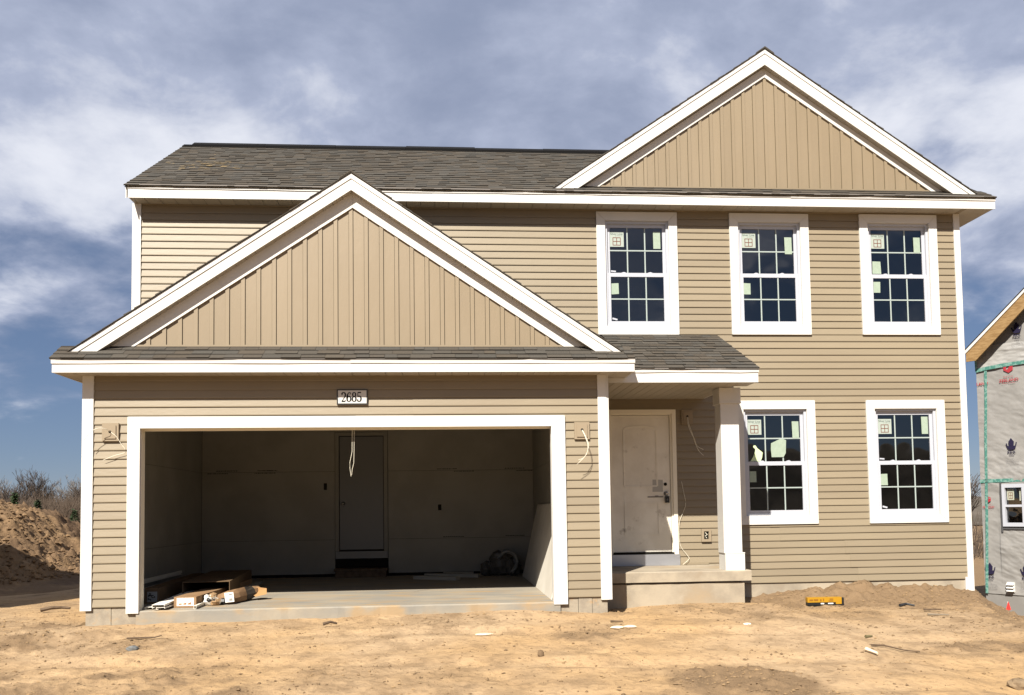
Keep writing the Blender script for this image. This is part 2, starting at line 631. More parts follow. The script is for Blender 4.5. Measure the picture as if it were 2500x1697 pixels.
def ground_z(x, y, fine=True):
    x = np.asarray(x, float); y = np.asarray(y, float)
    z = -0.205 - 0.05 * np.clip(-y, 0, 6) + 0 * x
    z = z - 0.035 * sstep(1.2, -0.6, x) * sstep(1.0, -.5, y)
    z = z - 0.10 * sstep(0.3, 5.0, y) * sstep(0.2, -.5, x)
    # low bank by the left corner
    z = z - 0.06 * gauss(x, y, -0.9, -1.25, 1.6, .35) + 0.05 * gauss(x, y, -0.5, -.55, 1.0, .35)
    # sand ramp in front of the garage slab and porch
    z = z + 0.035 * gauss(x, y, 3.6, 0.0, 2.2, 0.35) + 0.03 * gauss(x, y, 7.4, .4, .8, .35)
    z = z - 0.05 * gauss(x, y, 6.5, 0.45, .25, .25) + 0.04 * gauss(x, y, 5.1, 0.0, .6, .3)
    # pit beside the porch, bank of dug soil along the right wall
    z = z - 0.12 * gauss(x, y, 8.55, 1.45, 0.32, 0.42)
    z = z - 0.10 * sstep(8.3, 9.0, x) * sstep(12.6, 11.6, x) * sstep(2.4, 1.0, y)
    bank = sstep(8.7, 9.6, x) * sstep(12.1, 11.2, x) * sstep(1.05, 1.75, y)
    z = z + bank * (0.05 + 0.13 * (fbm(x, y, 1.6, 3) + .30))
    # ground drops away to the neighbour's lot
    xs = np.where(y > -.2, 11.0 + 0.48 * np.minimum(y, 2.2), 10.9 - 0.15 * (y + .2))
    drop = np.clip((x - xs), 0, None)
    z = z - 1.52 * (1 - np.exp(-drop / 2.3)) * sstep(0.0, .35, drop)
    if fine:
        sm = soilmask(x, y)
        near = sstep(40, 14, np.hypot(x - 5, y))
        z = z + near * (0.05 * fbm(x, y, 0.8, 3) + 0.018 * fbm(x, y, 3.1, 4))
        lump = np.clip(fbm(x, y, 5.5, 4) + .04, 0, 1)
        z = z + near * sm * (0.12 * lump + 0.075 * np.clip(fbm(x, y, 14, 2), 0, 1))
        z = z + near * (0.016 * np.clip(fbm(x, y, 13, 3) + .02, 0, 1) - 0.02 * np.clip(fbm(x + 5, y, 9, 2) - .12, 0, 1))
        # soft wheel ruts and scrapes running across the lot
        for yc, ph, dp in ((-1.15, .3, .022), (-2.45, 1.4, .03), (-3.55, 2.0, .024)):
            yy = yc + .22 * np.sin(x * .45 + ph) - .03 * (x - 5)
            dd = (y - yy) / .16
            z = z - near * dp * (np.exp(-dd ** 2) - .45 * np.exp(-((np.abs(dd) - 1.7) / .7) ** 2)) * (0.6 + 0.8 * sstep(-.1, .15, fbm(x, y, .7, 2)))
        for x0, y0, x1, y1 in ((3.1, -.4, 5.2, -4.2), (4.7, -.5, 6.9, -4.4)):
            t_ = ((x - x0) * (x1 - x0) + (y - y0) * (y1 - y0)) / ((x1 - x0) ** 2 + (y1 - y0) ** 2)
            d_ = ((x - x0) * (y1 - y0) - (y - y0) * (x1 - x0)) / math.hypot(x1 - x0, y1 - y0)
            z = z - near * .018 * np.exp(-((d_ + .12 * np.sin(t_ * 3)) / .13) ** 2) * sstep(0, .15, t_) * (0.7 + .3 * np.sin(t_ * 150))
        lump2 = gauss(x, y, -0.6, -0.8, 1.3, 0.5) + gauss(x, y, 1.0, -3.1, 1.6, .7) * .8
        z = z + near * lump2 * (0.13 * np.clip(fbm(x, y, 7, 4), 0, 1) + .07 * np.clip(fbm(x, y, 15, 3), 0, 1))
        z = z + bank * 0.18 * np.clip(fbm(x, y, 6, 3), -.1, 1)
    # under the buildings
    inside = (x > -.05) & (x < 6.2) & (y > 0.06) & (y < 7.5) | (x > 6.2) & (x < 12.0) & (y > 2.02) & (y < 7.5) | (x > 6.3) & (x < 8.1) & (y > .78) & (y < 2.1)
    z = np.where(inside, np.minimum(z, -0.40), z)
    return z


def gz(x, y):
    return float(ground_z(np.array([x]), np.array([y]))[0])


def grid_object(name, xs, ys, zf, material, soil=None, smooth=True):
    X, Y = np.meshgrid(xs, ys)
    Z = zf(X, Y)
    co = np.stack([X, Y, Z], -1).reshape(-1, 3)
    nx, ny = len(xs), len(ys)
    idx = np.arange(nx * ny).reshape(ny, nx)
    q = np.stack([idx[:-1, :-1], idx[:-1, 1:], idx[1:, 1:], idx[1:, :-1]], -1).reshape(-1, 4)
    me = bpy.data.meshes.new(name)
    me.vertices.add(len(co)); me.vertices.foreach_set('co', co.ravel())
    me.loops.add(q.size); me.loops.foreach_set('vertex_index', q.ravel().astype(np.int32))
    me.polygons.add(len(q)); me.polygons.foreach_set('loop_start', np.arange(0, q.size, 4, dtype=np.int32))
    me.polygons.foreach_set('loop_total', np.full(len(q), 4, dtype=np.int32))
    if smooth:
        me.polygons.foreach_set('use_smooth', np.ones(len(q), bool))
    me.update(calc_edges=True)
    if soil is not None:
        s = soil(X, Y).ravel()
        ca = me.color_attributes.new('soil', 'FLOAT_COLOR', 'POINT')
        ca.data.foreach_set('color', np.stack([s, s, s, np.ones_like(s)], -1).ravel())
    me.materials.append(material)
    o = bpy.data.objects.new(name, me)
    S.collection.objects.link(o)
    return o


def axis(lo, hi, step, far, n=34):
    a = np.arange(lo, hi + 1e-6, step)
    g = np.geomspace(step, far, n)
    left = lo - np.cumsum(g)
    right = hi + np.cumsum(g)
    return np.concatenate([left[::-1], a, right])


# ================================================================== GROUND
ground = grid_object('ground', axis(-2.6, 13.2, 0.027, 160), axis(-5.0, 2.6, 0.027, 160), ground_z, SOIL, soilmask)
ground['kind'] = 'structure'

# ================================================================== HOUSE
DM = 1.959            # main front wall plane
E = 0.1016            # siding exposure
house = thing('house', (3.0, 0, -0.05), 'new two storey house with tan siding, white trim and an open garage', 'house')


def P(name, mb, m, parent=house, **k):
    return mb.build(name, m, parent, **k)


# ---- siding courses -------------------------------------------------------
def board(x0, x1, yw, z0, z1=None, lift=0.0):
    z1 = z1 if z1 else z0 + E
    t = (z1 - z0) / E
    b = MB()
    f = yw - 0.0175 - lift
    b.prism([(f, z0), (f - .0006, z0 + 0.010), (yw - 0.004 - lift - 0.0135 * (1 - t), z1 + 0.002), (yw + 0.02, z1 + 0.002), (yw + 0.02, z0 + .014), (yw - 0.0025, z0 + 0.014), (f + .0025, z0 + .005), (f + .0022, z0)], x0, x1, axis='x')
    P('siding_board', b, SIDING)


rlap = random.Random(17)
_lap = {}


def lapped(x0, x1, yw, z0, z1, k):
    """vinyl comes in double courses 3.66 m long: longer runs get one overlapping joint"""
    if x1 - x0 < 3.9:
        board(x0, x1, yw, z0, z1)
        return
    key = (yw, k // 2, round(x0, 1))
    if key not in _lap:
        _lap[key] = rlap.uniform(.3, .7)
    xm = x0 + (x1 - x0) * _lap[key]
    board(x0, xm, yw, z0, z1)
    board(xm - .004, x1, yw, z0, z1, .003)


def courses(yw, zb, k0, k1, xa, xb, holes, ztop=None):
    for k in range(k0, k1):
        z0 = zb + k * E
        z1 = z0 + E
        if ztop and z0 > ztop:
            break
        z1c = min(z1, ztop) if ztop else z1
        cuts = []
        for hx0, hx1, hz0, hz1 in holes:
            if min(z1, hz1) - max(z0, hz0) > 0.035:
                cuts.append((hx0, hx1))
        cuts.sort()
        x = xa
        for c0, c1 in cuts + [(xb, xb)]:
            if c0 - x > 0.03:
                lapped(x, min(c0, xb), yw, z0, z1c, k)
            x = max(x, c1)


# garage front: opening with trim 0.52..5.70, top 2.22
courses(0.0, 0.0, 0, 28, 0.10, 6.14, [(0.59, 5.615, -1, 2.15)], 2.712)
WIN = [(6.487, 7.691, 3.603, 5.425), (8.483, 9.692, 3.606, 5.427), (10.48, 11.692, 3.607, 5.434),
       (8.490, 9.704, 0.803, 2.625), (10.488, 11.702, 0.796, 2.624)]
wh = [(a + .065, b - .065, c + .065, d - .065) for a, b, c, d in WIN]
courses(DM, -0.0475, 0, 27, 6.27, 12.04, wh[3:] + [(6.575, 7.60, -1, 2.50)])
courses(DM, -0.0475, 27, 55, -0.07, 12.04, wh, 5.468)
# starter strip and small course over the porch slab
P('starter_strip', MB().box(7.62, 8.05, DM - .022, DM - .004, 0.236, 0.262), SIDING)

# side walls (seen only from aside): stepped courses in one mesh each


def side_wall(x, y0, y1, z0, z1, sgn):
    b = MB()
    n = int((z1 - z0) / E)
    for k in range(n + 1):
        a = z0 + k * E
        c = min(a + E, z1)
        b.prism([(x + sgn * 0.0145, a), (x + sgn * 0.004, c), (x - sgn * 0.02, c), (x - sgn * 0.02, a)], y0, y1)
    P('side_siding', b, SIDING)


side_wall(0.0, 0.08, DM, -0.05, 2.70, -1)
side_wall(-0.10, DM, 7.0, -0.05, 5.46, -1)
side_wall(6.245, 0.08, DM, -0.05, 2.65, 1)
side_wall(12.05, DM + .1, 7.0, -0.05, 5.46, 1)
b = MB(); b.box(-0.1, 12.05, 6.98, 7.05, -0.3, 5.46)
P('rear_wall', b, SIDING)
b = MB()
for x, s in ((-.095, 1), (12.045, -1)):
    b.prism([(1.7, 5.46), (7.25, 5.46), (4.47, 7.33)], x, x + s * .06, axis='x')
P('side_gable', b, SIDING)

# ---- corner posts ---------------------------------------------------------


def post(x0, x1, yf, z0, z1, step=0):
    b = MB()
    if step == 0:
        b.box(x0, x1, yf, yf + 0.12, z0, z1)
    elif step > 0:
        b.box(x0, x1 - .034, yf, yf + .12, z0, z1)
        b.box(x1 - .032, x1 - .018, yf + .006, yf + .12, z0, z1)
        b.box(x1 - .016, x1, yf + .012, yf + .12, z0, z1)
    P('corner_post', b, TRIM)


post(0.0, 0.128, -0.030, -0.036, 2.708)
post(6.110, 6.247, -0.030, -0.036, 2.708, 1)
post(-0.125, -0.006, DM - .03, 2.95, 5.46)
post(11.965, 12.060, DM - .03, -0.225, 5.46)
P('corner_post_cap', MB().box(11.93, 11.963, DM - .026, DM + .02, -.225, -.02), TRIM)

# ---- foundation -----------------------------------------------------------
for x0, x1, yy in ((0.055, 0.34, .0), (0.345, 0.628, .004), (5.612, 5.83, .006), (5.835, 6.0, .0), (6.005, 6.19, .004)):
    P('foundation_block', MB().box(x0, x1, 0.002 + yy, 0.2, -0.5, -0.002), BLOCK)
P('foundation_wall', MB().box(8.16, 12.03, DM + .004, DM + .2, -0.6, -0.052), CONC)
P('foundation_return', MB().box(6.0, 6.19, .2, DM + .1, -.5, -.05), BLOCK)

# ---- garage slab, opening trim, interior ----------------------------------
b = MB()
NX = 60
rs = random.Random(3)
for k in range(NX):
    x0 = .63 + (5.61 - .63) * k / NX
    x1 = .63 + (5.61 - .63) * (k + 1) / NX
    if k == 0:
        ya, za = -0.022, -0.05
    yb, zb_ = -0.022 + rs.uniform(-.005, .005), -0.05 - abs(rs.gauss(0, .0025))
    b.hexa([(x0, ya + .004, -.4), (x1, yb + .004, -.4), (x1, .25, -.4), (x0, .25, -.4), (x0, ya, za - .012), (x1, yb, zb_ - .012), (x1, .25, -.052), (x0, .25, -.052)])
    b.face([(x0, ya, za - .012), (x1, yb, zb_ - .012), (x1, yb + .014, -.05), (x0, ya + .014, -.05)])
    b.face([(x0, ya + .014, -.05), (x1, yb + .014, -.05), (x1, .25, -.05), (x0, .25, -.05)])
    ya, za = yb, zb_
b.box(0.05, 6.18, 0.25, 5.3, -.4, -0.05)
P('garage_slab', b, SLAB)

TF = -0.040
b = MB(); b.prism([(0.520, -0.076), (0.663, -0.076), (0.663, 2.083), (0.520, 2.222)], TF, 0.02); P('garage_door_trim', b, TRIM)
b = MB(); b.prism([(5.530, -0.079), (5.700, -0.079), (5.700, 2.212), (5.530, 2.079)], TF, 0.02); P('garage_door_trim', b, TRIM)
b = MB(); b.prism([(0.522, 2.2235), (0.665, 2.0845), (5.528, 2.0805), (5.698, 2.2135)], TF, 0.02); P('garage_door_trim', b, TRIM)
P('door_jamb', MB().box(0.60, 0.655, .021, .17, -.078, 2.13).box(.60, .662, .05, .062, -.078, 2.09), JAMB)
P('door_jamb', MB().box(5.538, 5.60, .021, .17, -.078, 2.13).box(5.531, 5.60, .05, .062, -.078, 2.09), TRIM)
P('door_jamb', MB().box(0.655, 5.538, .021, .17, 2.09, 2.15).box(.655, 5.538, .09, .105, 2.06, 2.09), JAMB)

YB = 4.9
XL, XR = 0.06, 5.80
ZC = 2.78


def sheet(name, mb, **k):
    P(name, mb, DRYWALL, **k)


# back wall sheets with recessed joints; doorway 2.33..3.24 x -0.05..2.46
for (x0, x1, z0, z1) in ((XL, 2.325, -0.03, 0.588), (XL, 2.325, 0.592, 1.778), (XL, 2.325, 1.782, ZC),
                         (3.245, XR, -0.03, 0.588), (3.245, XR, 0.592, 1.778), (3.245, XR, 1.782, ZC), (2.329, 3.241, 2.465, ZC)):
    sheet('drywall_sheet', MB().box(x0, x1, YB, YB + .0127, z0 + (.03 if z0 < 0 else 0), z1))
P('garage_back_frame', MB().box(XL - .1, XR + .4, YB + .016, YB + .12, -.05, ZC), DARK)
for (y0, y1, z0, z1) in ((.18, 2.5, 0., .588), (2.504, YB - .02, 0., .588), (.18, 3.0, .592, 1.778), (3.004, YB - .02, .592, 1.778), (.18, 2.5, 1.782, ZC), (2.504, YB - .02, 1.782, ZC)):
    sheet('drywall_sheet', MB().box(XL - .0127, XL, y0, y1, z0, z1))
    sheet('drywall_sheet', MB().box(XR, XR + .0127, y0, y1, z0, z1))
P('garage_side_frame', MB().box(XL - .05, XL - .016, .1, YB, -.05, ZC).box(XR + .016, XR + .4, .18, YB, -.05, ZC), DARK)
sheet('drywall_sheet', MB().box(.655, 5.54, .17, .183, 2.155, ZC), label='drywall strip above the garage opening, inside')
sheet('drywall_sheet', MB().box(XL, .595, .17, .183, 0, ZC))
sheet('drywall_sheet', MB().box(5.605, XR, .17, .183, 0, ZC))
for y0, y1 in ((.18, 1.4), (1.404, 2.6), (2.604, 3.8), (3.804, YB)):
    sheet('ceiling_sheet', MB().box(XL, XR, y0, y1, ZC, ZC + .0127))
P('garage_ceiling_frame', MB().box(-.09, 6.2, .1, 6.9, ZC + .015, ZC + .1), DARK)
P('baseboard', MB().box(XL, XL + .014, .5, 3.9, -.045, .06), JAMB)
# print along the sheet joints: rows of small dashes
rs = random.Random(5)
for x, z in ((-.0 + .3, 1.80), (.15, 1.755), (1.0, 1.80), (.95, 1.757), (4.1, 1.80), (4.4, 1.757), (5.3, 1.80), (5.5, 1.757), (4.2, .607), (5.3, .61)):
    q = x
    b = MB()
    while q < x + .34:
        w_ = rs.uniform(.01, .035)
        b.box(q, q + w_, YB - .0015, YB - .0005, z, z + .013)
        q += w_ + rs.uniform(.006, .012)
    P('joint_print', b, INKBLK)
# service door in the back wall
b = MB()
b.box(2.332, 2.395, YB - .03, YB + .01, .388, 2.46).box(3.172, 3.238, YB - .03, YB + .01, .388, 2.46).box(2.395, 3.172, YB - .03, YB + .01, 2.402, 2.46)
gd = P('service_door', MB().box(2.408, 3.160, YB + .0, YB + .04, .415, 2.388), mat('dark_door_paint', (0.20, 0.205, 0.205), .4, .4))
b.build('door_frame', mat('grey_jamb', (0.33, 0.315, 0.27), .6, .3), gd)
MB().sphere((2.472, YB - .05, 1.215), .03, .03, .03).box(2.466, 2.478, YB - .04, YB, 1.21, 1.22).build('door_knob', STEEL, gd, smooth=True)
MB().box(2.335, 3.236, YB - .03, YB + .012, .262, .384).build('door_kickboard', mat('grey_board', (0.36, 0.355, 0.34), .6, .3), gd)
MB().box(2.41, 3.16, YB - .012, YB + .02, .388, .412).build('door_threshold', DARK, gd)
P('plank_step', MB().box(2.34, 3.24, YB - .32, YB - .004, .06, .10).box(2.36, 2.40, YB - .30, YB - .005, -.05, .06).box(3.18, 3.22, YB - .30, YB - .005, -.05, .06).box(2.36, 3.22, YB - .305, YB - .28, -.05, .055), WOOD)
P('outlet_hole', MB().box(2.134, 2.187, YB - .002, YB + .05, 1.46, 1.576), DARK)
P('outlet_hole', MB().box(4.114, 4.174, YB - .002, YB + .05, 1.079, 1.181), DARK)
# wires hanging in the opening
b = MB()
b.tube([(3.116, .12, 2.10), (3.112, .13, 1.80), (3.085, .13, 1.67), (3.085, .13, 1.60), (3.098, .135, 1.50)], .0026)
b.tube([(3.140, .12, 2.10), (3.136, .13, 1.80), (3.132, .13, 1.66), (3.112, .13, 1.58), (3.106, .135, 1.515)], .0026)
P('hanging_wire', b, WIRE)
b = MB()
b.tube([(3.30, 4.2, 2.70), (3.36, 4.2, 2.62), (3.44, 4.18, 2.56), (3.50, 4.2, 2.50)], .012)
P('wire_bundle', b, mat('bundle_grey', (.25, .24, .21), .6, .3))

# rooms behind the windows (drywall, ceilings, floors)
ROOM = mat('room_drywall', (0.56, 0.54, 0.49), .85, .15)
b = MB()
for z0, z1, x0, x1 in ((.32, 2.74, 6.35, 11.95), (3.05, 5.40, 0.1, 11.95)):
    b.face([(x0, 6.0, z0), (x1, 6.0, z0), (x1, 6.0, z1), (x0, 6.0, z1)])
    b.face([(x0, DM + .1, z0), (x0, 6.0, z0), (x0, 6.0, z1), (x0, DM + .1, z1)])
    b.face([(x1, DM + .1, z0), (x1, 6.0, z0), (x1, 6.0, z1), (x1, DM + .1, z1)])
    b.face([(x0, DM + .1, z1), (x1, DM + .1, z1), (x1, 6.0, z1), (x0, 6.0, z1)])
P('interior_wall', b, ROOM)
b = MB()
for x in (10.1,):
    b.box(x, x + .11, DM + .12, 6.0, .32, 2.74)
for x in (8.1, 10.05):
    b.box(x, x + .11, DM + .12, 6.0, 3.05, 5.4)
P('partition_wall', b, ROOM)
P('subfloor', MB().box(6.35, 11.95, DM + .05, 6.0, .28, .32).box(.1, 11.95, DM + .05, 6.0, 3.01, 3.05), mat('osb_floor', (.26, .18, .10), .85, .15))
P('attic_floor', MB().box(-.1, 12.05, DM, 7.0, 5.41, 5.45), DARK)

# ---- soffits --------------------------------------------------------------


def soffit_x(x0, x1, y0, y1, z, pitch, name='soffit_panel', th=.012):
    n = max(1, round((x1 - x0) / pitch))
    w = (x1 - x0) / n
    for k in range(n):
        a, c = x0 + k * w, x0 + (k + 1) * w
        b = MB()
        b.prism([(a + .007, z), (c - .002, z), (c - .002, z + th), (a, z + th), (a, z + .008)], y0, y1)
        P(name, b, SOFFIT)


soffit_x(-0.215, 6.50, -0.283, 0.02, 2.708, .2)
soffit_x(-0.10, 11.98, 1.698, DM + .02, 5.462, .2)
P('soffit_panel', MB().box(11.982, 12.458, 1.698, 7.1, 5.462, 5.474), SOFFIT)
P('soffit_panel', MB().box(-.215, -.004, .022, DM, 2.708, 2.72), SOFFIT)
P('soffit_panel', MB().box(6.25, 6.50, .022, .235, 2.708, 2.72), SOFFIT)
soffit_x(6.26, 8.02, 0.258, DM + .01, 2.656, .13, 'ceiling_panel')
P('soffit_panel', MB().box(8.022, 8.222, .258, .64, 2.656, 2.668), SOFFIT)

# ---- fascias --------------------------------------------------------------


def fascia(x0, x1, y, z0, z1, ends=True):
    """aluminium fascia with a separate, slightly wavy drip edge along its top"""
    nf = max(1, round((x1 - x0) / 3.6))
    for k in range(nf):
        P('fascia_board', MB().box(x0 + (x1 - x0) * k / nf + (.0012 if k else 0), x0 + (x1 - x0) * (k + 1) / nf, y - .0012 * (k % 2), y + .016, z0, z1 - .03), WHITE)
    n = max(1, round((x1 - x0) / 3.05))
    rs = random.Random(int(x1 * 10))
    for k in range(n):
        a = x0 - .006 + (x1 - x0 + .012) * k / n
        c = x0 - .006 + (x1 - x0 + .012) * (k + 1) / n + (.04 if k < n - 1 else 0)
        m = 8
        b = MB()
        zz = [rs.uniform(-.004, .004) for _ in range(m + 1)]
        yy = [rs.uniform(-.004, .004) - .010 - .002 * (k % 2) for _ in range(m + 1)]
        for j in range(m):
            xa, xb = a + (c - a) * j / m, a + (c - a) * (j + 1) / m
            b.hexa([(xa, y + yy[j], z1 - .045 + zz[j]), (xb, y + yy[j + 1], z1 - .045 + zz[j + 1]), (xb, y + .02, z1 - .045 + zz[j + 1]), (xa, y + .02, z1 - .045 + zz[j]),
                    (xa, y + yy[j] - .006, z1 + .002), (xb, y + yy[j + 1] - .006, z1 + .002), (xb, y + .03, z1 + .002), (xa, y + .03, z1 + .002)])
        P('drip_edge', b, WHITE)


fascia(-0.232, 6.517, -0.300, 2.706, 2.853)
fascia(-0.104, 12.475, 1.682, 5.458, 5.628)
fascia(6.252, 8.238, 0.240, 2.652, 2.822)
# returns of the boxed eaves
P('fascia_board', MB().box(-.232, -.216, -.284, DM, 2.706, 2.85), WHITE)
P('fascia_board', MB().box(6.501, 6.517, -.284, .24, 2.706, 2.85), WHITE)
P('fascia_board', MB().prism([(1.698, 5.458), (1.698, 5.625), (4.47, 7.345), (4.47, 7.17)], 12.459, 12.475, axis='x'), WHITE)
P('fascia_board', MB().prism([(1.698, 5.46), (1.698, 5.62), (4.47, 7.34), (4.47, 7.16)], -.14, -.126, axis='x'), WHITE)
P('fascia_board', MB().prism([(.256, 2.652), (.256, 2.82), (DM - .02, 3.585), (DM - .02, 3.42)], 8.223, 8.238, axis='x'), WHITE)
P('porch_beam', MB().prism([(.66, 2.66), (.66, 2.95), (DM - .02, 3.52), (DM - .02, 2.66)], 8.02, 8.05, axis='x').box(8.0, 8.05, .258, .66, 2.668, 2.80), WHITE)

# ---- roofs: decks ---------------------------------------------------------
GP = 0.667
GC, GA = 3.142, 5.141        # garage gable centre, apex of roof underside
MC, MA, MP = 9.060, 7.891, 0.674


def chev(cx_, za, p, h, y0, y1, th):
    """two roof slopes as one slab; returns mesh builder"""
    b = MB()
    for s in (-1, 1):
        b.prism([(cx_, za), (cx_ + s * h, za - h * p), (cx_ + s * h, za - h * p + th), (cx_, za + th)], y0, y1)
    return b


P('garage_roof_deck', chev(GC, GA - .012, GP, 3.38, -.160, DM - .005, .014), SHEDGE)
P('gable_roof_deck', chev(MC, MA - .012, MP, 3.42, DM - .148, 7.3, .014), SHEDGE)
RS = 0.620
b = MB()
b.prism([(1.665, 5.612), (4.47, 5.612 + RS * 2.805), (7.28, 5.612), (7.28, 5.60), (4.47, 5.60 + RS * 2.80), (1.665, 5.60)], -.142, 12.48, axis='x')
P('main_roof_deck', b, SHEDGE)
PSL = 0.447
b = MB(); b.prism([(.222, 2.824), (DM, 2.824 + PSL * (DM - .222)), (DM, 2.81 + PSL * (DM - .222)), (.222, 2.81)], 6.35, 8.243, axis='x')
P('porch_roof_deck', b, SHEDGE)
b = MB(); b.prism([(-.318, 2.858), (.01, 3.062), (.01, 3.05), (-.318, 2.846)], -.245, 6.522, axis='x')
P('pent_roof_deck', b, SHEDGE)

# ---- shingles -------------------------------------------------------------
rsh = random.Random(11)


def tone():
    b_ = .84 * rsh.choice((.94, .97, 1.0, 1.02, 1.05, 1.07)) * rsh.uniform(.96, 1.04)
    w = rsh.uniform(-.05, .06)
    return (b_ * (1 + w), b_, b_ * (1 - w * 1.1))


def shingle_field(O, Ud, Vd, width, nrow, each, name='shingle', exp=.143, wmin=.10, wmax=.32, clip=None, dark=.5):
    """courses of dimensional shingles; each=True gives every tab its own object, else returns one mesh"""
    O, Ud, Vd = Vector(O), Vector(Ud).normalized(), Vector(Vd).normalized()
    Nn = Ud.cross(Vd)
    if Nn.z < 0:
        Nn = -Nn
    mb = MB()
    for r in range(nrow):
        v0 = r * exp + rsh.uniform(-.003, .003)
        u = 0.0
        while u < width - 1e-6:
            w = rsh.uniform(wmin, wmax)
            if width - u - w < .07:
                w = width - u
            th = rsh.choice((.005, .008, .012))
            dv = rsh.uniform(-.003, .003)
            u1 = min(width, u + w)
            tgt = MB() if each else mb
            tn = tone()
            a0, a1 = u + (.0015 if each else 0), u1 - (.0015 if each else 0)
            top = exp * 1.12
            p = lambda uu, vv, hh: O + Ud * uu + Vd * vv + Nn * hh
            vb = v0 + dv
            # exposed face, printed shadow band at the top of the tab, butt and sides
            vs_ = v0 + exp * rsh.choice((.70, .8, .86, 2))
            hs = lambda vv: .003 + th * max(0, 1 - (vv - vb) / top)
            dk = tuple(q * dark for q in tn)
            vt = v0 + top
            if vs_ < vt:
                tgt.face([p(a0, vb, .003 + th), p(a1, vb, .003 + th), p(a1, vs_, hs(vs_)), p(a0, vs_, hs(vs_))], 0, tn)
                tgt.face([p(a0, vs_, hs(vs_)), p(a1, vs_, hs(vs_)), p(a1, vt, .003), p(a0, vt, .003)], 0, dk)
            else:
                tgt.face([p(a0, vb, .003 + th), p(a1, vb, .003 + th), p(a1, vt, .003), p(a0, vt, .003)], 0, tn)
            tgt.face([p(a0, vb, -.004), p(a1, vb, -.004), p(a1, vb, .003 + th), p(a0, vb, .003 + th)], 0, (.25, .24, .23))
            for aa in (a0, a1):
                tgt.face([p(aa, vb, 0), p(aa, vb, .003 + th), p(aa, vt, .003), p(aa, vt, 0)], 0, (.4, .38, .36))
            if each:
                tgt.build(name, SHINGLE, house, tone=True)
            u = u1
    return mb


V_p = (0, 1, PSL)
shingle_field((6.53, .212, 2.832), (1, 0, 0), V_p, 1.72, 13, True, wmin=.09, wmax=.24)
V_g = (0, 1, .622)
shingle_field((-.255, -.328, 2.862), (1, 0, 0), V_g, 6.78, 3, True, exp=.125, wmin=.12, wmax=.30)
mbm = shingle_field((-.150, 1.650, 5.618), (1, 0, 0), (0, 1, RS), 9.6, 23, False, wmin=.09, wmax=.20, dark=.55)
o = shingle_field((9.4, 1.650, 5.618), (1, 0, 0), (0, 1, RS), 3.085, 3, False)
for q in ('v', 'f', 'm', 't'):
    if q == 'f':
        n0 = len(mbm.v) - len(o.v) if False else None
n0 = len(mbm.v)
mbm.v += o.v; mbm.f += [tuple(i + n0 for i in f) for f in o.f]; mbm.m += o.m; mbm.t += o.t
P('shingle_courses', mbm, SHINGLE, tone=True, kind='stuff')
# starter edge under the first course
P('starter_course', MB().box(-.25, 6.523, -.322, -.29, 2.853, 2.864), mat('starter_grey', (.30, .275, .255), .9, .1))
P('starter_course', MB().box(-.146, 12.485, 1.655, 1.69, 5.629, 5.642), MATS['starter_grey'])
P('starter_course', MB().box(6.53, 8.246, .214, .25, 2.823, 2.833), MATS['starter_grey'])
P('rear_shingles', MB().face([(-.15, 4.47, 7.372), (12.48, 4.47, 7.372), (12.48, 7.3, 5.63), (-.15, 7.3, 5.63)]) or MB().box(0, .01, 0, .01, 0, .01), SHINGLE) if False else None

# stepped shingle courses of the two gable roofs (seen edge-on)


def gable_shingles(cx_, za, p, h, y0, y1):
    b = MB()
    ln = h * math.hypot(1, p)
    n = int(ln / .143)
    for s in (-1, 1):
        for k in range(n + 1):
            d0 = min(k * .143 + .16, ln) / math.hypot(1, p)
            d1 = k * .143 / math.hypot(1, p)
            e0 = rsh.uniform(0, .006)
            t_ = rsh.choice((.013, .018, .022))
            pts = [(cx_ + s * d1, za - d1 * p + .002), (cx_ + s * d0, za - d0 * p + .002), (cx_ + s * d0, za - d0 * p + t_), (cx_ + s * d1, za - d1 * p + .008)]
            b.prism(pts, y0 - e0 - .006, y1, 0, tone())
    # ridge cap
    b.prism([(cx_ - .14, za - .14 * p + .014), (cx_, za + .014), (cx_ + .14, za - .14 * p + .014), (cx_ + .135, za - .14 * p + .032), (cx_, za + .034), (cx_ - .135, za - .14 * p + .032)], y0 - .012, y1, 0, tone())
    P('shingle_courses', b, SHINGLE, tone=True, kind='stuff')


gable_shingles(GC, GA, GP, 3.38, -.168, DM - .006)
gable_shingles(MC, MA, MP, 3.42, DM - .156, 7.3)
# ridge vent along the main ridge
b = MB()
zr = 5.618 + RS * 2.82
rs = random.Random(9)
x = .02
while x < 7.0:
    x1 = x + 1.2
    dz = rs.uniform(-.006, .006)
    b.prism([(4.34, zr - .075 + dz), (4.33, zr - .03 + dz), (4.47, zr + .058 + dz), (4.61, zr - .03 + dz), (4.60, zr - .08)], x, x1 - .004, axis='x')
    x = x1
P('ridge_vent', b, RIDGE)
P('ridge_cap', MB().prism([(4.33, zr - .065), (4.47, zr + .022), (4.61, zr - .065)], -.15, .02, axis='x'), SHINGLE)
b = MB(); b.tube([(6.70, 2.6, 6.3), (6.70, 2.6, 6.62)], .03)

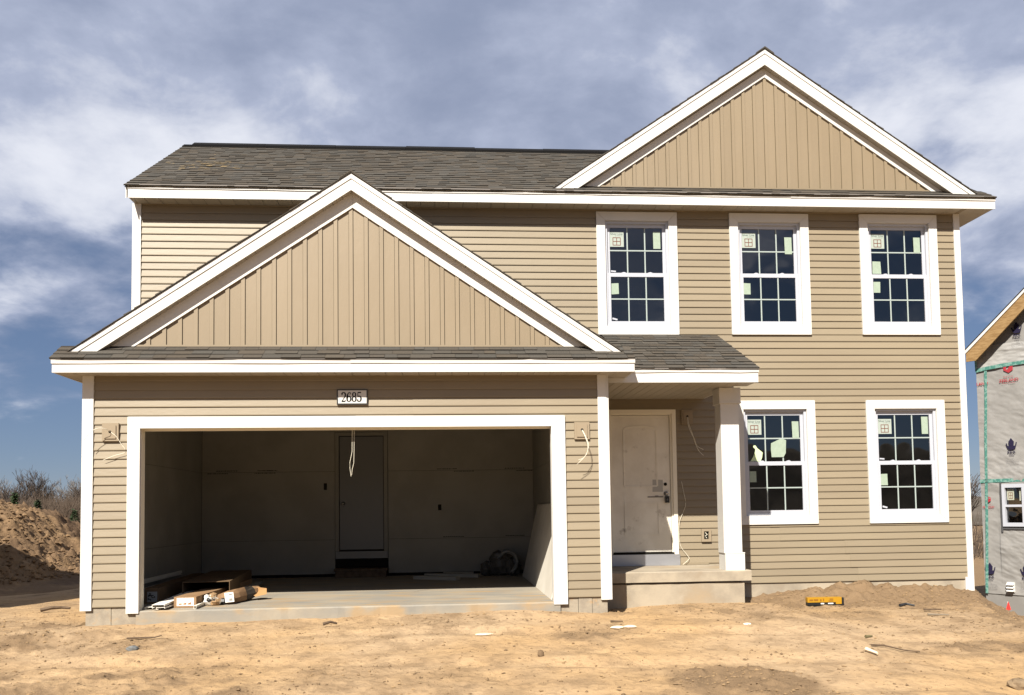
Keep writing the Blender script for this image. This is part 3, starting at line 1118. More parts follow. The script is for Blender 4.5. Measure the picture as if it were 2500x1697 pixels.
# light tan patch (sawdust) left on the main roof shingles
b = MB()
rs = random.Random(4)
nn = Vector((0, -RS, 1)).normalized()
for k in range(60):
    u = .55 + rs.gauss(0, .28); v = rs.gauss(1.25, .22) + .25 * (u - .55)
    w_, h_ = rs.uniform(.02, .12), rs.uniform(.006, .02)
    p0 = Vector((u, 1.65 + v, 5.618 + RS * v)) + nn * .021
    b.face([p0, p0 + Vector((w_, 0, 0)), p0 + Vector((w_ * .8, h_, h_ * RS)), p0 + Vector((w_ * .1, h_, h_ * RS))])
tag(P('sawdust', b, mat('sawdust_tan', (.34, .25, .13), .95, .05), None, kind='stuff'), 'pale sawdust scattered on the grey roof shingles', 'sawdust')

# ---- gable ends -----------------------------------------------------------


def gable(cx_, za, hv, p, half, zend, yf, yw, fz_in, zbase, pitch, cx_b, hb, bat0):
    """rake boards, rake soffit, frieze, board-and-batten panels"""
    zs = za - hv                     # soffit line apex
    for s in (-1, 1):
        h = (za - zend) / p
        hi = (zs - zend) / p
        ds = h * (.55 if s > 0 else .62)
        P('rake_board', MB().prism([(cx_ + s * .0012, za - .058), (cx_ + s * (ds - .0015), za - .058 - (ds - .0015) * p), (cx_ + s * (ds - .0015), zs - (ds - .0015) * p), (cx_ + s * .0012, zs)], yf, yf + .016), WHITE)
        P('rake_board', MB().prism([(cx_ + s * (ds + .0015), za - .058 - (ds + .0015) * p), (cx_ + s * (h - .058 / p), zend), (cx_ + s * hi, zend), (cx_ + s * (ds + .0015), zs - (ds + .0015) * p)], yf - .001, yf + .015), WHITE)
        P('rake_drip_edge', MB().prism([(cx_ + s * .0008, za), (cx_ + s * h, zend), (cx_ + s * (h - .062 / p), zend), (cx_ + s * .0008, za - .062)], yf - .011, yf + .016), WHITE)
        # soffit under the rake
        n = int(hi / .11)
        for k in range(n):
            d0, d1 = hi * k / n + .0025, hi * (k + 1) / n - .0025
            b = MB()
            b.hexa([(cx_ + s * d0, yf + .017, zs - d0 * p), (cx_ + s * d1, yf + .017, zs - d1 * p), (cx_ + s * d1, yw - .002, zs - d1 * p), (cx_ + s * d0, yw - .002, zs - d0 * p),
                    (cx_ + s * d0, yf + .017, zs - d0 * p + .012), (cx_ + s * d1, yf + .017, zs - d1 * p + .012), (cx_ + s * d1, yw - .002, zs - d1 * p + .012), (cx_ + s * d0, yw - .002, zs - d0 * p + .012)])
            P('rake_soffit_panel', b, SOFFIT)
        P('rake_soffit_backing', MB().hexa([(cx_, yf + .017, zs + .014), (cx_ + s * hi, yf + .017, zs + .014 - hi * p), (cx_ + s * hi, yw, zs + .014 - hi * p), (cx_, yw, zs + .014),
                                            (cx_, yf + .017, zs + .02), (cx_ + s * hi, yf + .017, zs + .02 - hi * p), (cx_ + s * hi, yw, zs + .02 - hi * p), (cx_, yw, zs + .02)]), DARK)
        # frieze board on the wall under the rake
        zo = zs + .004
        ho = (zo - zbase) / p
        hi2 = (fz_in - zbase) / p
        P('frieze_board', MB().prism([(cx_b + s * .0008, zo), (cx_b + s * ho, zbase + .004), (cx_b + s * hi2, zbase + .004), (cx_b + s * .0008, fz_in)], yw - .036, yw - .012), TRIM)
    # panels and battens
    x = bat0
    while x > cx_b - hb - pitch:
        x -= pitch
    while x < cx_b + hb:
        for x0, x1, yy, nm in ((x, x + .046, yw - .021, 'batten'), (x + .0505, x + pitch - .0045, yw - .006, 'gable_panel')):
            a, c = max(x0, cx_b - hb - .02), min(x1, cx_b + hb + .02)
            if c - a < .01:
                continue
            zt = lambda q: fz_in + .03 - p * abs(q - cx_b)
            poly = [(a, zbase), (c, zbase), (c, zt(c))]
            if a < cx_b < c:
                poly.append((cx_b, zt(cx_b)))
            poly.append((a, zt(a)))
            if min(zt(a), zt(c)) < zbase + .001:
                continue
            b = MB()
            if nm == 'batten':
                b.prism(poly, yy, yw + .009)
            else:
                b.prism(poly, yy, yw + .01)
            P(nm, b, GABLE)
        x += pitch
    P('gable_base_channel', MB().box(cx_b - hb - .04, cx_b + hb + .04, yw - .028, yw - .022, zbase + .002, zbase + .024), GABLE)


gable(GC, 5.135, .200, GP, 3.3, 2.962, -0.150, 0.0, 4.758, 3.054, .183, 3.146, 2.57, 3.100)
gable(MC, 7.885, .230, MP, 3.3, 5.688, DM - .138, DM, 7.514, 5.800, .168, 9.085, 2.57, 9.068)
P('gable_wall', MB().prism([(.2, 2.72), (6.1, 2.72), (6.0, 3.03), (GC, 4.93), (.28, 3.03)], .011, .06), DARK)
P('gable_wall', MB().prism([(6.0, 5.5), (12.0, 5.5), (12.0, 5.7), (9.07, 7.6), (6.1, 5.7)], DM + .011, DM + .06), DARK)
# dark flashing line at the foot of the main gable
P('step_flashing', MB().box(6.2, 12.05, DM - .034, DM - .01, 5.782, 5.803), SHEDGE)
P('step_flashing', MB().box(.2, 6.1, -.032, -.008, 3.047, 3.056), SHEDGE)
# closed ends where rake boards land on the pent roofs
for x0, x1, y0, z0 in ((-.06, .32, -.13, 2.955), (5.98, 6.34, -.13, 2.955)):
    P('rake_return', MB().box(x0 + .05, x1 - .02, y0, -.04, z0, z0 + .012), SOFFIT)

# ---- windows --------------------------------------------------------------


def ring(mb, x0, x1, z0, z1, wl_, wr, wb, wt, y0, y1, mi=0):
    mb.box(x0, x0 + wl_, y0, y1, z0, z1, mi)
    mb.box(x1 - wr, x1, y0, y1, z0, z1, mi)
    mb.box(x0 + wl_, x1 - wr, y0, y1, z0, z0 + wb, mi)
    mb.box(x0 + wl_, x1 - wr, y0, y1, z1 - wt, z1, mi)
    return mb


def sticker_logo(x0, x1, z0, z1, y, par):
    b = MB()
    b.box(x0, x1, y - .001, y, z0, z1, 0)
    fn = lambda a, c: (a, y - .0016, c)
    w, h = x1 - x0, z1 - z0
    put_text(b, 'Silver Line', fn, x0 + w * .48, z1 - h * .20, w * .88, h * .135, 2)
    put_text(b, 'by Andersen', fn, x0 + w * .64, z1 - h * .29, w * .52, h * .05, 2)
    gx0, gx1, g0, g1 = x0 + w * .2, x0 + w * .78, z0 + h * .09, z0 + h * .63
    t_ = w * .045
    for a in (gx0, (gx0 + gx1) / 2 - t_ / 2, gx1 - t_):
        b.box(a, a + t_, y - .0018, y - .0012, g0, g1, 1)
    for a in (g0, (g0 + g1) / 2 - t_ / 2, g1 - t_):
        b.box(gx0, gx1, y - .0022, y - .0019, a, a + t_, 1)
    b.build('maker_sticker', [PAPERW, INKRED, INKGRN], par)


def paper(pts, y, par, m=PAPERG, name='energy_label'):
    b = MB()
    b.prism(pts, y - .001, y)
    b.build(name, m, par)


def window(x0, x1, z0, z1, yw, label, kind):
    win = MB()
    cw = .128
    for pts in ([(x0, z0), (x0 + cw, z0 + cw), (x0 + cw, z1 - cw), (x0, z1)],):
        pass
    g = .0016
    # main part: the vinyl frame
    f = MB()
    xi0, xi1, zi0, zi1 = x0 + cw, x1 - cw, z0 + cw, z1 - cw
    ring(f, xi0 - .05, xi1 + .05, zi0 - .05, zi1 + .05, .085, .085, .085, .085, yw - .004, yw + .085)
    w = P('window', f, VINYL, label=label)
    for pts in ([(x0, z0 + g), (x0 + cw, z0 + cw + g), (x0 + cw, z1 - cw - g), (x0, z1 - g)],
                [(x1, z0 + g), (x1, z1 - g), (x1 - cw, z1 - cw - g), (x1 - cw, z0 + cw + g)],
                [(x0 + g, z0), (x1 - g, z0), (x1 - cw - g, z0 + cw), (x0 + cw + g, z0 + cw)],
                [(x0 + g, z1), (x0 + cw + g, z1 - cw), (x1 - cw - g, z1 - cw), (x1 - g, z1)]):
        MB().prism(pts, yw - .042, yw - .006).build('casing_board', TRIM, w)
    gx0, gx1 = xi0 + .079, xi1 - .079
    zl0, zm0, zm1, zu1 = zi0 + .077, zi0 + .738, zi0 + .796, zi1 - .086
    # upper sash set back, lower sash proud of it
    ring(MB(), gx0 - .046, gx1 + .046, zm0 + .012, zu1 + .052, .046, .046, .046, .052, yw + .034, yw + .062).build('upper_sash', VINYL, w)
    ring(MB(), gx0 - .046, gx1 + .046, zl0 - .044, zm1, .046, .046, .044, zm1 - zm0, yw + .004, yw + .032).build('lower_sash', VINYL, w)
    for xx in (gx0 + (gx1 - gx0) * .25, gx0 + (gx1 - gx0) * .75):
        MB().box(xx - .03, xx + .03, yw + .008, yw + .03, zm1, zm1 + .008).box(xx - .012, xx + .018, yw + .012, yw + .026, zm1 + .008, zm1 + .014).build('sash_lock', VINYL, w)
    for za, zb2, yy in ((zl0, zm0, yw + .018), (zm1, zu1, yw + .048)):
        W3, H2 = (gx1 - gx0) / 3, (zb2 - za) / 2
        for i in range(3):
            for j in range(2):
                b = MB()
                b.face([(gx0 + i * W3, yy, za + j * H2), (gx0 + (i + 1) * W3, yy, za + j * H2), (gx0 + (i + 1) * W3, yy, za + (j + 1) * H2), (gx0 + i * W3, yy, za + (j + 1) * H2)])
                b.build('pane', GLASSM, w)
        for i in (1, 2):
            MB().box(gx0 + i * W3 - .009, gx0 + i * W3 + .009, yy - .006, yy - .001, za, zb2).build('muntin', MUNT, w)
        MB().box(gx0, gx1, yy - .0085, yy - .0062, za + H2 - .009, za + H2 + .009).build('muntin', MUNT, w)
    ys = yw + .046
    sticker_logo(gx0 + .004, gx0 + .212, zu1 - .285, zu1 - .062, yw + .040, w)
    yl = yw + .009
    if kind == 0:
        paper([(gx1 - .135, zu1 - .31), (gx1 - .028, zu1 - .31), (gx1 - .030, zu1 - .055), (gx1 - .137, zu1 - .055)], yw + .040, w)
        paper([(gx0 + .006, zm0 - .262), (gx0 + .118, zm0 - .255), (gx0 + .114, zm0 - .095), (gx0 + .008, zm0 - .1)], yl, w)
    elif kind == 1:
        paper([(gx1 - .135, zu1 - .375), (gx1 - .026, zu1 - .375), (gx1 - .030, zu1 - .12), (gx1 - .140, zu1 - .12)], yw + .038, w)
        paper([(gx0 + .002, zm0 - .255), (gx0 + .105, zm0 - .255), (gx0 + .105, zm0 - .09), (gx0 + .002, zm0 - .085)], yl, w)
    elif kind == 2:
        paper([(gx1 - .125, zu1 - .345), (gx1 - .022, zu1 - .345), (gx1 - .026, zu1 - .11), (gx1 - .128, zu1 - .11)], yw + .038, w)
        paper([(gx0 + .012, zm1 + .018), (gx0 + .15, zm1 + .018), (gx0 + .142, zm1 + .205), (gx0 + .016, zm1 + .208)], yw + .040, w)
        paper([(gx0 + .004, zm0 - .22), (gx0 + .108, zm0 - .22), (gx0 + .112, zm0 - .055), (gx0 + .006, zm0 - .055)], yl, w)
    elif kind == 3:
        paper([(gx1 - .118, zu1 - .34), (gx1 - .018, zu1 - .34), (gx1 - .022, zu1 - .09), (gx1 - .124, zu1 - .09)], yw + .038, w)
        paper([(gx0 + .004, zm0 - .245), (gx0 + .105, zm0 - .245), (gx0 + .105, zm0 - .085), (gx0 + .006, zm0 - .085)], yl, w)
        # loose sheets: one peeling and curled, one hung askew
        b = MB()
        c0 = (gx0 + .03, zm1 + .005)
        P1 = [(.0, .0), (.04, .06), (.075, .14), (.08, .18), (.05, .21), (.055, .235), (.085, .235), (.11, .195), (.19, .13), (.18, .06), (.155, .0), (.08, .002)]
        b.prism([(c0[0] + a, c0[1] + c) for a, c in P1], yw + .034, yw + .036)
        b.build('peeled_label', mat('label_back_green', (.50, .60, .36), .6, .3), w)
        c0 = (gx0 + .355, zm1 + .065)
        P2 = [(0, 0), (.18, .0), (.215, .06), (.225, .25), (.19, .265), (.135, .27), (-.005, .205), (-.01, .12)]
        b = MB(); b.prism([(c0[0] + a, c0[1] + c) for a, c in P2], yw + .032, yw + .034)
        b.build('hanging_label', PAPERG, w)
    else:
        paper([(gx1 - .118, zu1 - .29), (gx1 - .018, zu1 - .29), (gx1 - .020, zu1 - .03), (gx1 - .122, zu1 - .03)], yw + .040, w)
        paper([(gx0 + .002, zm0 - .305), (gx0 + .108, zm0 - .305), (gx0 + .104, zm0 - .135), (gx0 + .002, zm0 - .138)], yl, w)
    if kind in (0, 4):
        paper([(gx0 + .012, zl0 + .03), (gx0 + .085, zl0 + .012), (gx0 + .09, zl0 + .035), (gx0 + .016, zl0 + .055)], yl, w, VINYL, 'paper_tag')
        paper([(gx0 + .01, zm1 + .026), (gx0 + .085, zm1 + .02), (gx0 + .085, zm1 + .04), (gx0 + .01, zm1 + .046)], yw + .040, w, VINYL, 'paper_tag')
    return w


MUNT = mat('grille_white', (0.47, 0.55, 0.53), .4, .4)
labs = ['upper window over the porch roof', 'middle upper window of the three', 'upper window next to the right corner',
        'lower window half behind the porch column, with loose papers inside', 'lower window next to the right corner']
for k, wdw in enumerate(WIN):
    window(*wdw, DM, labs[k], k)

# ---- porch ----------------------------------------------------------------
b = MB()
n = 24
rs = random.Random(2)
for k in range(n):
    x0, x1 = 6.25 + (8.243 - 6.25) * k / n, 6.25 + (8.243 - 6.25) * (k + 1) / n
    if k == 0:
        ya = 0
    yb = rs.uniform(-.004, .004) if k < n - 1 else .006
    b.hexa([(x0, .702 + ya, .098), (x1, .702 + yb, .098), (x1, DM, .098), (x0, DM, .098), (x0, .702 + ya, .222), (x1, .702 + yb, .222), (x1, DM, .2235), (x0, DM, .2235)])
    b.face([(x0, .702 + ya, .222), (x1, .702 + yb, .222), (x1, .715, .233), (x0, .715, .233)])
    b.face([(x0, .715, .233), (x1, .715, .233), (x1, DM, .233), (x0, DM, .233)])
    ya = yb
P('porch_slab', b, CONC)
P('porch_stem_wall', MB().box(6.25, 8.152, .735, DM, -.55, .072).box(6.25, 8.10, .78, DM, .072, .098), CONC)
col = P('porch_column', MB().box(7.892, 8.136, .735, .978, .46, 2.45), TRIM, label='square white porch column')
MB().box(7.903, 8.164, .722, .99, .2335, .462).box(7.90, 8.167, .718, .994, .452, .466).build('column_base', TRIM, col)
MB().box(7.875, 8.162, .712, 1.0, 2.462, 2.650).box(7.872, 8.165, .708, 1.004, 2.440, 2.462).build('column_capital', TRIM, col)

# front door
fd = P('front_door', MB().box(6.652, 7.511, DM + .004, DM + .045, .432, 2.418), DOOR, label='dirty white front door with arched panel')
b = MB()
b.box(6.55, 6.648, DM - .03, DM + .06, .40, 2.50).box(7.545, 7.604, DM - .034, DM + .06, .395, 2.50).box(7.516, 7.545, DM - .012, DM + .06, .40, 2.424)
b.box(6.648, 7.545, DM - .034, DM + .06, 2.442, 2.50).box(6.648, 7.545, DM - .012, DM + .06, 2.424, 2.442)
b.build('door_casing', JAMB, fd)
MB().box(6.60, 7.621, DM - .036, DM + .03, .2355, .396).build('kick_plate', ALUM, fd)
MB().box(6.64, 7.54, DM - .03, DM + .02, .398, .424).build('door_sill', DARK, fd)
# embossed mouldings: arched upper panel, square lower panel
b = MB()
A = [(6.835, 1.385), (7.315, 1.385), (7.315, 2.205)] + [(7.075 + .24 * math.cos(t_), 2.205 + .055 * math.sin(t_)) for t_ in np.linspace(0.25, math.pi - .25, 9)] + [(6.835, 2.205)]
A.append(A[0])
for i in range(len(A) - 1):
    (xa, za), (xb, zb2) = A[i], A[i + 1]
    d = math.hypot(xb - xa, zb2 - za)
    nx, nz = -(zb2 - za) / d * .012, (xb - xa) / d * .012
    b.hexa([(xa - nx, DM - .004, za - nz), (xb - nx, DM - .004, zb2 - nz), (xb - nx, DM + .006, zb2 - nz), (xa - nx, DM + .006, za - nz),
            (xa + nx, DM - .001, za + nz), (xb + nx, DM - .001, zb2 + nz), (xb + nx, DM + .006, zb2 + nz), (xa + nx, DM + .006, za + nz)])
b.build('panel_moulding', DOOR, fd)
b = MB(); ring(b, 6.825, 7.340, .678, 1.15, .02, .02, .02, .02, DM - .003, DM + .006); b.build('panel_moulding', DOOR, fd)
MB().disc((7.437, DM + .004, 1.41), .024, depth=.010).build('deadbolt_hole', DARK, fd)
b = MB(); b.disc((7.442, DM + .004, 1.275), .030, depth=.008); b.sphere((7.442, DM - .04, 1.275), .027, .024, .027, 12, 8); b.tube([(7.442, DM - .02, 1.275), (7.442, DM + .004, 1.275)], .01)
b.build('door_knob', STEEL, fd, smooth=True)
b = MB()
b.box(7.17, 7.40, DM - .001, DM + .003, 1.218, 1.236); b.box(7.28, 7.33, DM - .0015, DM + .003, 1.236, 1.246)
b.build('tape_scrap', mat('grey_tape', (.30, .28, .25), .6, .2), fd)
paper([(7.245, 1.30), (7.40, 1.30), (7.40, 1.475), (7.25, 1.48)], DM + .003, fd, mat('clean_paint', (.57, .55, .50), .55, .3), 'clean_patch')

t = thing('lock_box', (7.448, DM - .05, 1.14), 'black key lock box hanging from the front door knob', 'lock box')
b = MB(); b.box(7.420, 7.480, DM - .055, DM - .015, 1.140, 1.236); b.build('body', BLACK, t)
b = MB(); b.tube([(7.430, DM - .035, 1.232), (7.430, DM - .035, 1.275), (7.442, DM - .035, 1.302), (7.456, DM - .035, 1.275), (7.456, DM - .035, 1.232)], .005); b.build('shackle', STEEL, t)
b = MB(); b.disc((7.45, DM - .055, 1.185), .014, depth=.006); b.build('dial', mat('grey_dial', (.12, .12, .12), .4, .4), t)

# ---- mounting blocks and loose wires --------------------------------------


def mblock(x0, x1, z0, z1, yw, wires, holez):
    b = MB()
    b.box(x0, x1, yw - .040, yw + .0, z0, z1)
    b.box(x0 + .028, x1 - .028, yw - .052, yw - .040, z0 + .028, z1 - .028)
    w = P('mounting_block', b, mat('block_vinyl', (.385, .31, .215), .5, .3))
    xm = (x0 + x1) / 2
    MB().disc((xm, yw - .0525, holez), .016, depth=.001).build('wire_hole', DARK, w)
    for pts in wires:
        b = MB(); b.tube(pts, .0031, 6); b.build('wire', WIRE, w, smooth=True)
    return w


def smoothpts(p, n=4):
    p = [Vector(q) for q in p]
    out = []
    for i in range(len(p) - 1):
        a, b_, c, d = p[max(i - 1, 0)], p[i], p[i + 1], p[min(i + 2, len(p) - 1)]
        for k in range(n):
            t_ = k / n
            out.append(.5 * ((2 * b_) + (c - a) * t_ + (2 * a - 5 * b_ + 4 * c - d) * t_ ** 2 + (3 * b_ - a - 3 * c + d) * t_ ** 3))
    out.append(p[-1])
    return out


mblock(.232, .420, 1.937, 2.148, 0,
       [smoothpts([(.335, -.05, 2.045), (.30, -.13, 2.075), (.22, -.16, 2.075), (.14, -.17, 2.02), (.085, -.17, 1.945)]),
        smoothpts([(.338, -.05, 2.04), (.40, -.06, 1.99), (.45, -.05, 1.91), (.505, -.045, 1.81), (.38, -.05, 1.765), (.25, -.05, 1.712)])], 2.045)
mblock(5.815, 6.000, 1.917, 2.127, 0,
       [smoothpts([(5.905, -.05, 2.03), (5.93, -.13, 1.94), (5.952, -.18, 1.83), (5.93, -.20, 1.72), (5.815, -.19, 1.60)]),
        smoothpts([(5.908, -.05, 2.03), (5.945, -.12, 1.93), (5.965, -.17, 1.81), (5.91, -.18, 1.69), (5.835, -.19, 1.655)])], 2.032)
mblock(7.690, 7.857, 2.285, 2.491, DM,
       [smoothpts([(7.775, DM - .05, 2.39), (7.762, DM - .10, 2.30), (7.79, DM - .12, 2.18), (7.855, DM - .1, 2.06), (7.89, DM - .1, 1.96), (7.985, DM - .1, 1.905)]),
        smoothpts([(7.778, DM - .05, 2.39), (7.782, DM - .09, 2.28), (7.83, DM - .1, 2.13), (7.875, DM - .09, 1.98), (7.93, DM - .08, 1.88), (7.99, DM - .08, 1.82)])], 2.396)
b = MB(); ring(b, 7.944, 8.088, .567, .753, .036, .036, .036, .036, DM - .045, DM); b.box(7.95, 8.08, DM - .018, DM - .002, .57, .75)
ob = P('outlet_box', b, MATS['block_vinyl'])
MB().box(7.985, 8.047, DM - .025, DM - .0185, .61, .715).build('outlet_opening', DARK, ob)
b = MB(); b.tube([(8.0, DM - .03, .70), (8.03, DM - .035, .67), (8.0, DM - .035, .65), (8.02, DM - .035, .62)], .006); b.build('outlet_wire', WIRE, ob)
b = MB()
b.tube(smoothpts([(7.672, DM - .02, 1.446), (7.693, DM - .03, 1.314), (7.723, DM - .03, 1.127), (7.685, DM - .03, 1.004), (7.625, DM - .04, .866), (7.612, DM - .045, .697), (7.632, DM - .03, .512), (7.717, DM - .04, .387), (7.747, DM - .05, .325), (7.65, DM - .06, .243)]), .003)
P('bell_wire', b, WIRE)

# ---- address plaque -------------------------------------------------------
t = thing('address_plaque', (3.134, -.02, 2.354), 'white house number plaque reading 2685 above the garage door', 'house number')
x0, x1, z0, z1 = 2.952, 3.316, 2.354, 2.537
MB().box(x0, x1, -.034, -.016, z0, z1).build('plate', mat('plaque_white', (.50, .495, .475), .35, .4, keep=True), t)
b = MB(); ring(b, x0 - .001, x1 + .001, z0 - .001, z1 + .001, .013, .013, .016, .012, -.038, -.0335); b.build('border', BLACK, t)


def arc(cx_, cz_, rx, rz, a0, a1, w0, w1, n=10):
    o_ = []
    for k in range(n + 1):
        a = math.radians(a0 + (a1 - a0) * k / n)
        # thick on the sides, thin at top and bottom
        w = w1 + (w0 - w1) * abs(math.cos(a))
        o_.append((cx_ + rx * math.cos(a), cz_ + rz * math.sin(a), w))
    return o_


DIG = {
    '2': [arc(.27, .72, .20, .25, 165, -20, .115, .05) + [(.36, .45, .07), (.22, .24, .04), (.06, .05, .04)], [(.05, .045, .09), (.45, .045, .09)], [(.46, .05, .04), (.49, .2, .03)], [(.06, .78, .11), (.14, .72, .09)]],
    '6': [arc(.27, .30, .20, .28, 0, 360, .11, .035, 18), [(.46, .90, .05), (.36, .98, .04), (.22, .92, .06), (.12, .72, .10), (.07, .45, .11), (.07, .28, .11)], [(.36, .86, .1), (.46, .82, .1)]],
    '8': [arc(.27, .75, .16, .22, 0, 360, .10, .035, 16), arc(.27, .28, .20, .26, 0, 360, .11, .035, 18)],
    '5': [[(.10, .965, .07), (.47, .965, .08)], [(.12, .97, .04), (.10, .55, .04)], [(.10, .56, .05)] + arc(.25, .31, .21, .29, 125, -140, .115, .045, 14), [(.04, .22, .11), (.13, .15, .1)]],
}
cxs = {'2': 3.029, '6': 3.092, '8': 3.154, '5': 3.215}
for ch in '2685':
    b = MB()
    c0 = cxs[ch]
    fn = lambda a, c: (c0 - .027 + a * .108, -.0347, 2.388 + c * .116)
    for st in DIG[ch]:
        stroke(b, [(p_[0], p_[1], p_[2] * 1.35 + .03) for p_ in st], fn, 0)
    b.build('digit', INKBLK, t)
for xx in (x0 + .018, x1 - .018):
    MB().disc((xx, -.0342, 2.446), .0045, depth=.003, seg=8).build('screw', STEEL, t)

# ================================================================== THINGS IN THE GARAGE


def obox(mb, c, w, d, h, ang, mi=0, z0=None):
    """oriented box: c=(x,y) of the front left bottom corner, w across, d deep (towards +y, turned by ang), h high"""
    u = Vector((math.cos(ang), math.sin(ang), 0)); v = Vector((-math.sin(ang), math.cos(ang), 0))
    p = Vector((c[0], c[1], c[2]))
    mb.hexa([p, p + u * w, p + u * w + v * d, p + v * d, p + Vector((0, 0, h)), p + u * w + Vector((0, 0, h)), p + u * w + v * d + Vector((0, 0, h)), p + v * d + Vector((0, 0, h))], mi)
    return u, v, p


ZF = -.05
# front carton with a white label on its end
t = thing('carton', (1.1, .3, ZF), 'long brown carton with a white label on its sunlit end, at the garage mouth', 'carton', 'long cartons on the garage floor')
b = MB(); u, v, p = obox(b, (.985, .235, ZF + .002), .262, 2.7, .128, -.03); b.build('carton_box', CARD, t)
b = MB()
q = p + u * .035 + Vector((0, 0, .022)) - v * .002
fnl = lambda a, c: q + u * a + Vector((0, 0, c)) - v * .0012
b.face([fnl(0, 0), fnl(.20, 0), fnl(.20, .094), fnl(0, .094)])
put_text(b, 'SIDING', lambda a, c: fnl(a, c) - v * .0006, .045, .074, .07, .012, 1)
put_text(b, 'DOUBLE 4 TAN', lambda a, c: fnl(a, c) - v * .0006, .145, .076, .09, .008, 1)
for k in range(3):
    fa = .02 + .055 * k
    b.face([fnl(fa, .012) - v * .0006, fnl(fa + .04, .012) - v * .0006, fnl(fa + .04, .012 + .02 + .008 * k) - v * .0006, fnl(fa, .03) - v * .0006], 2)
b.build('carton_label', [LABEL, INKBLK, mat('label_brown', (.42, .22, .12), .6, .2)], t)
# left carton, black printed label
t = thing('carton', (.55, .85, ZF), 'dark carton with a black printed label, shaded against the left garage wall', 'carton', 'long cartons on the garage floor')
b = MB(); u, v, p = obox(b, (.46, .80, ZF + .002), .175, 2.7, .195, .06); b.build('carton_box', CARDI, t)
b = MB()
fnl = lambda a, c: p + u * (.03 + a) + Vector((0, 0, .02 + c)) - v * .002
b.face([fnl(0, 0), fnl(.12, 0), fnl(.12, .13), fnl(0, .13)])
rs = random.Random(8)
for k in range(16):
    a, c = rs.uniform(.005, .09), rs.uniform(.005, .105)
    w_, h_ = rs.uniform(.006, .026), rs.uniform(.006, .02)
    b.face([fnl(a, c) - v * .001, fnl(a + w_, c) - v * .001, fnl(a + w_, c + h_) - v * .001, fnl(a, c + h_) - v * .001], 1)
b.build('carton_label', [mat('grey_label', (.45, .45, .43), .6, .2), INKBLK], t)
# wide flat carton, open at the front
t = thing('carton', (1.15, 1.1, ZF), 'wide flat carton behind the labelled one, its open end black', 'carton', 'long cartons on the garage floor')
b = MB()
for (w0, w1, h0, h1) in ((0, .60, 0, .008), (0, .60, .225, .233), (0, .008, .008, .225), (.592, .60, .008, .225)):
    u = Vector((math.cos(.09), math.sin(.09), 0)); v = Vector((-math.sin(.09), math.cos(.09), 0))
    p = Vector((.80, 1.20, ZF + .14))
    q = [p + u * w0 + Vector((0, 0, h0 - .14)), p + u * w1 + Vector((0, 0, h0 - .14))]
    b.hexa([q[0], q[1], q[1] + v * 2.3, q[0] + v * 2.3, q[0] + Vector((0, 0, h1 - h0)), q[1] + Vector((0, 0, h1 - h0)), q[1] + v * 2.3 + Vector((0, 0, h1 - h0)), q[0] + v * 2.3 + Vector((0, 0, h1 - h0))])
q = p + v * 2.28 - Vector((0, 0, .132))
b.hexa([q + u * .01, q + u * .59, q + u * .59 + v * .01, q + u * .01 + v * .01, q + u * .01 + Vector((0, 0, .21)), q + u * .59 + Vector((0, 0, .21)), q + u * .59 + v * .01 + Vector((0, 0, .21)), q + u * .01 + v * .01 + Vector((0, 0, .21))])
b.build('carton_shell', CARDI, t)

# white J channels and trims lying on the slab edge
GRP = 'white trim lengths by the cartons'


def trimlen(a, c, w, h, m, label, prof='j'):
    """length of vinyl channel from a to c"""
    a, c = Vector(a), Vector(c)
    d = (c - a).normalized()
    s = d.cross(Vector((0, 0, 1))).normalized()
    b = MB()
    t_ = .004
    for (s0, s1, h0, h1) in (((-w / 2), (w / 2), h - t_, h), (-w / 2, -w / 2 + t_, 0, h - t_), (w / 2 - t_, w / 2, h * .35, h - t_), (-w / 2 + t_, -w / 2 + .025, 0, t_)):
        b.hexa([a + s * s0 + Vector((0, 0, h0)), a + s * s1 + Vector((0, 0, h0)), c + s * s1 + Vector((0, 0, h0)), c + s * s0 + Vector((0, 0, h0)),
                a + s * s0 + Vector((0, 0, h1)), a + s * s1 + Vector((0, 0, h1)), c + s * s1 + Vector((0, 0, h1)), c + s * s0 + Vector((0, 0, h1))])
    o_ = b.build('trim_channel', m)
    tag(o_, label, 'trim', GRP)
    return o_


TW = mat('trim_scrap', (.70, .68, .62), .5, .3)
trimlen((.885, -.03, ZF + .035), (.835, 1.55, ZF + .06), .14, .035, TW, 'widest white channel on top of the trims, tipping over the slab edge')
trimlen((.905, -.01, ZF + .012), (.93, 1.3, ZF + .012), .10, .024, TW, 'white channel lying flat under the widest one')
trimlen((.735, .10, ZF + .002), (.80, 1.4, ZF + .03), .09, .03, TW, 'white channel nearest the left jamb')
trimlen((1.283, .045, ZF + .002), (1.268, 1.0, ZF + .01), .03, .04, JAMB, 'narrow cream strip along the right side of the labelled carton')
trimlen((1.36, 1.9, ZF + .003), (1.36, 3.3, ZF + .02), .11, .05, mat('grey_trim', (.42, .40, .35), .6, .2), 'grey trim length in the shade behind the torn package')
trimlen((.13, .4, ZF + .18), (.10, 3.6, ZF + .18), .02, .06, JAMB, 'long pale strip leaning along the left garage wall')

# torn package
t = thing('torn_package', (1.5, .6, ZF), 'torn brown paper package with white barcode label on the slab', 'package')
rp = random.Random(21)


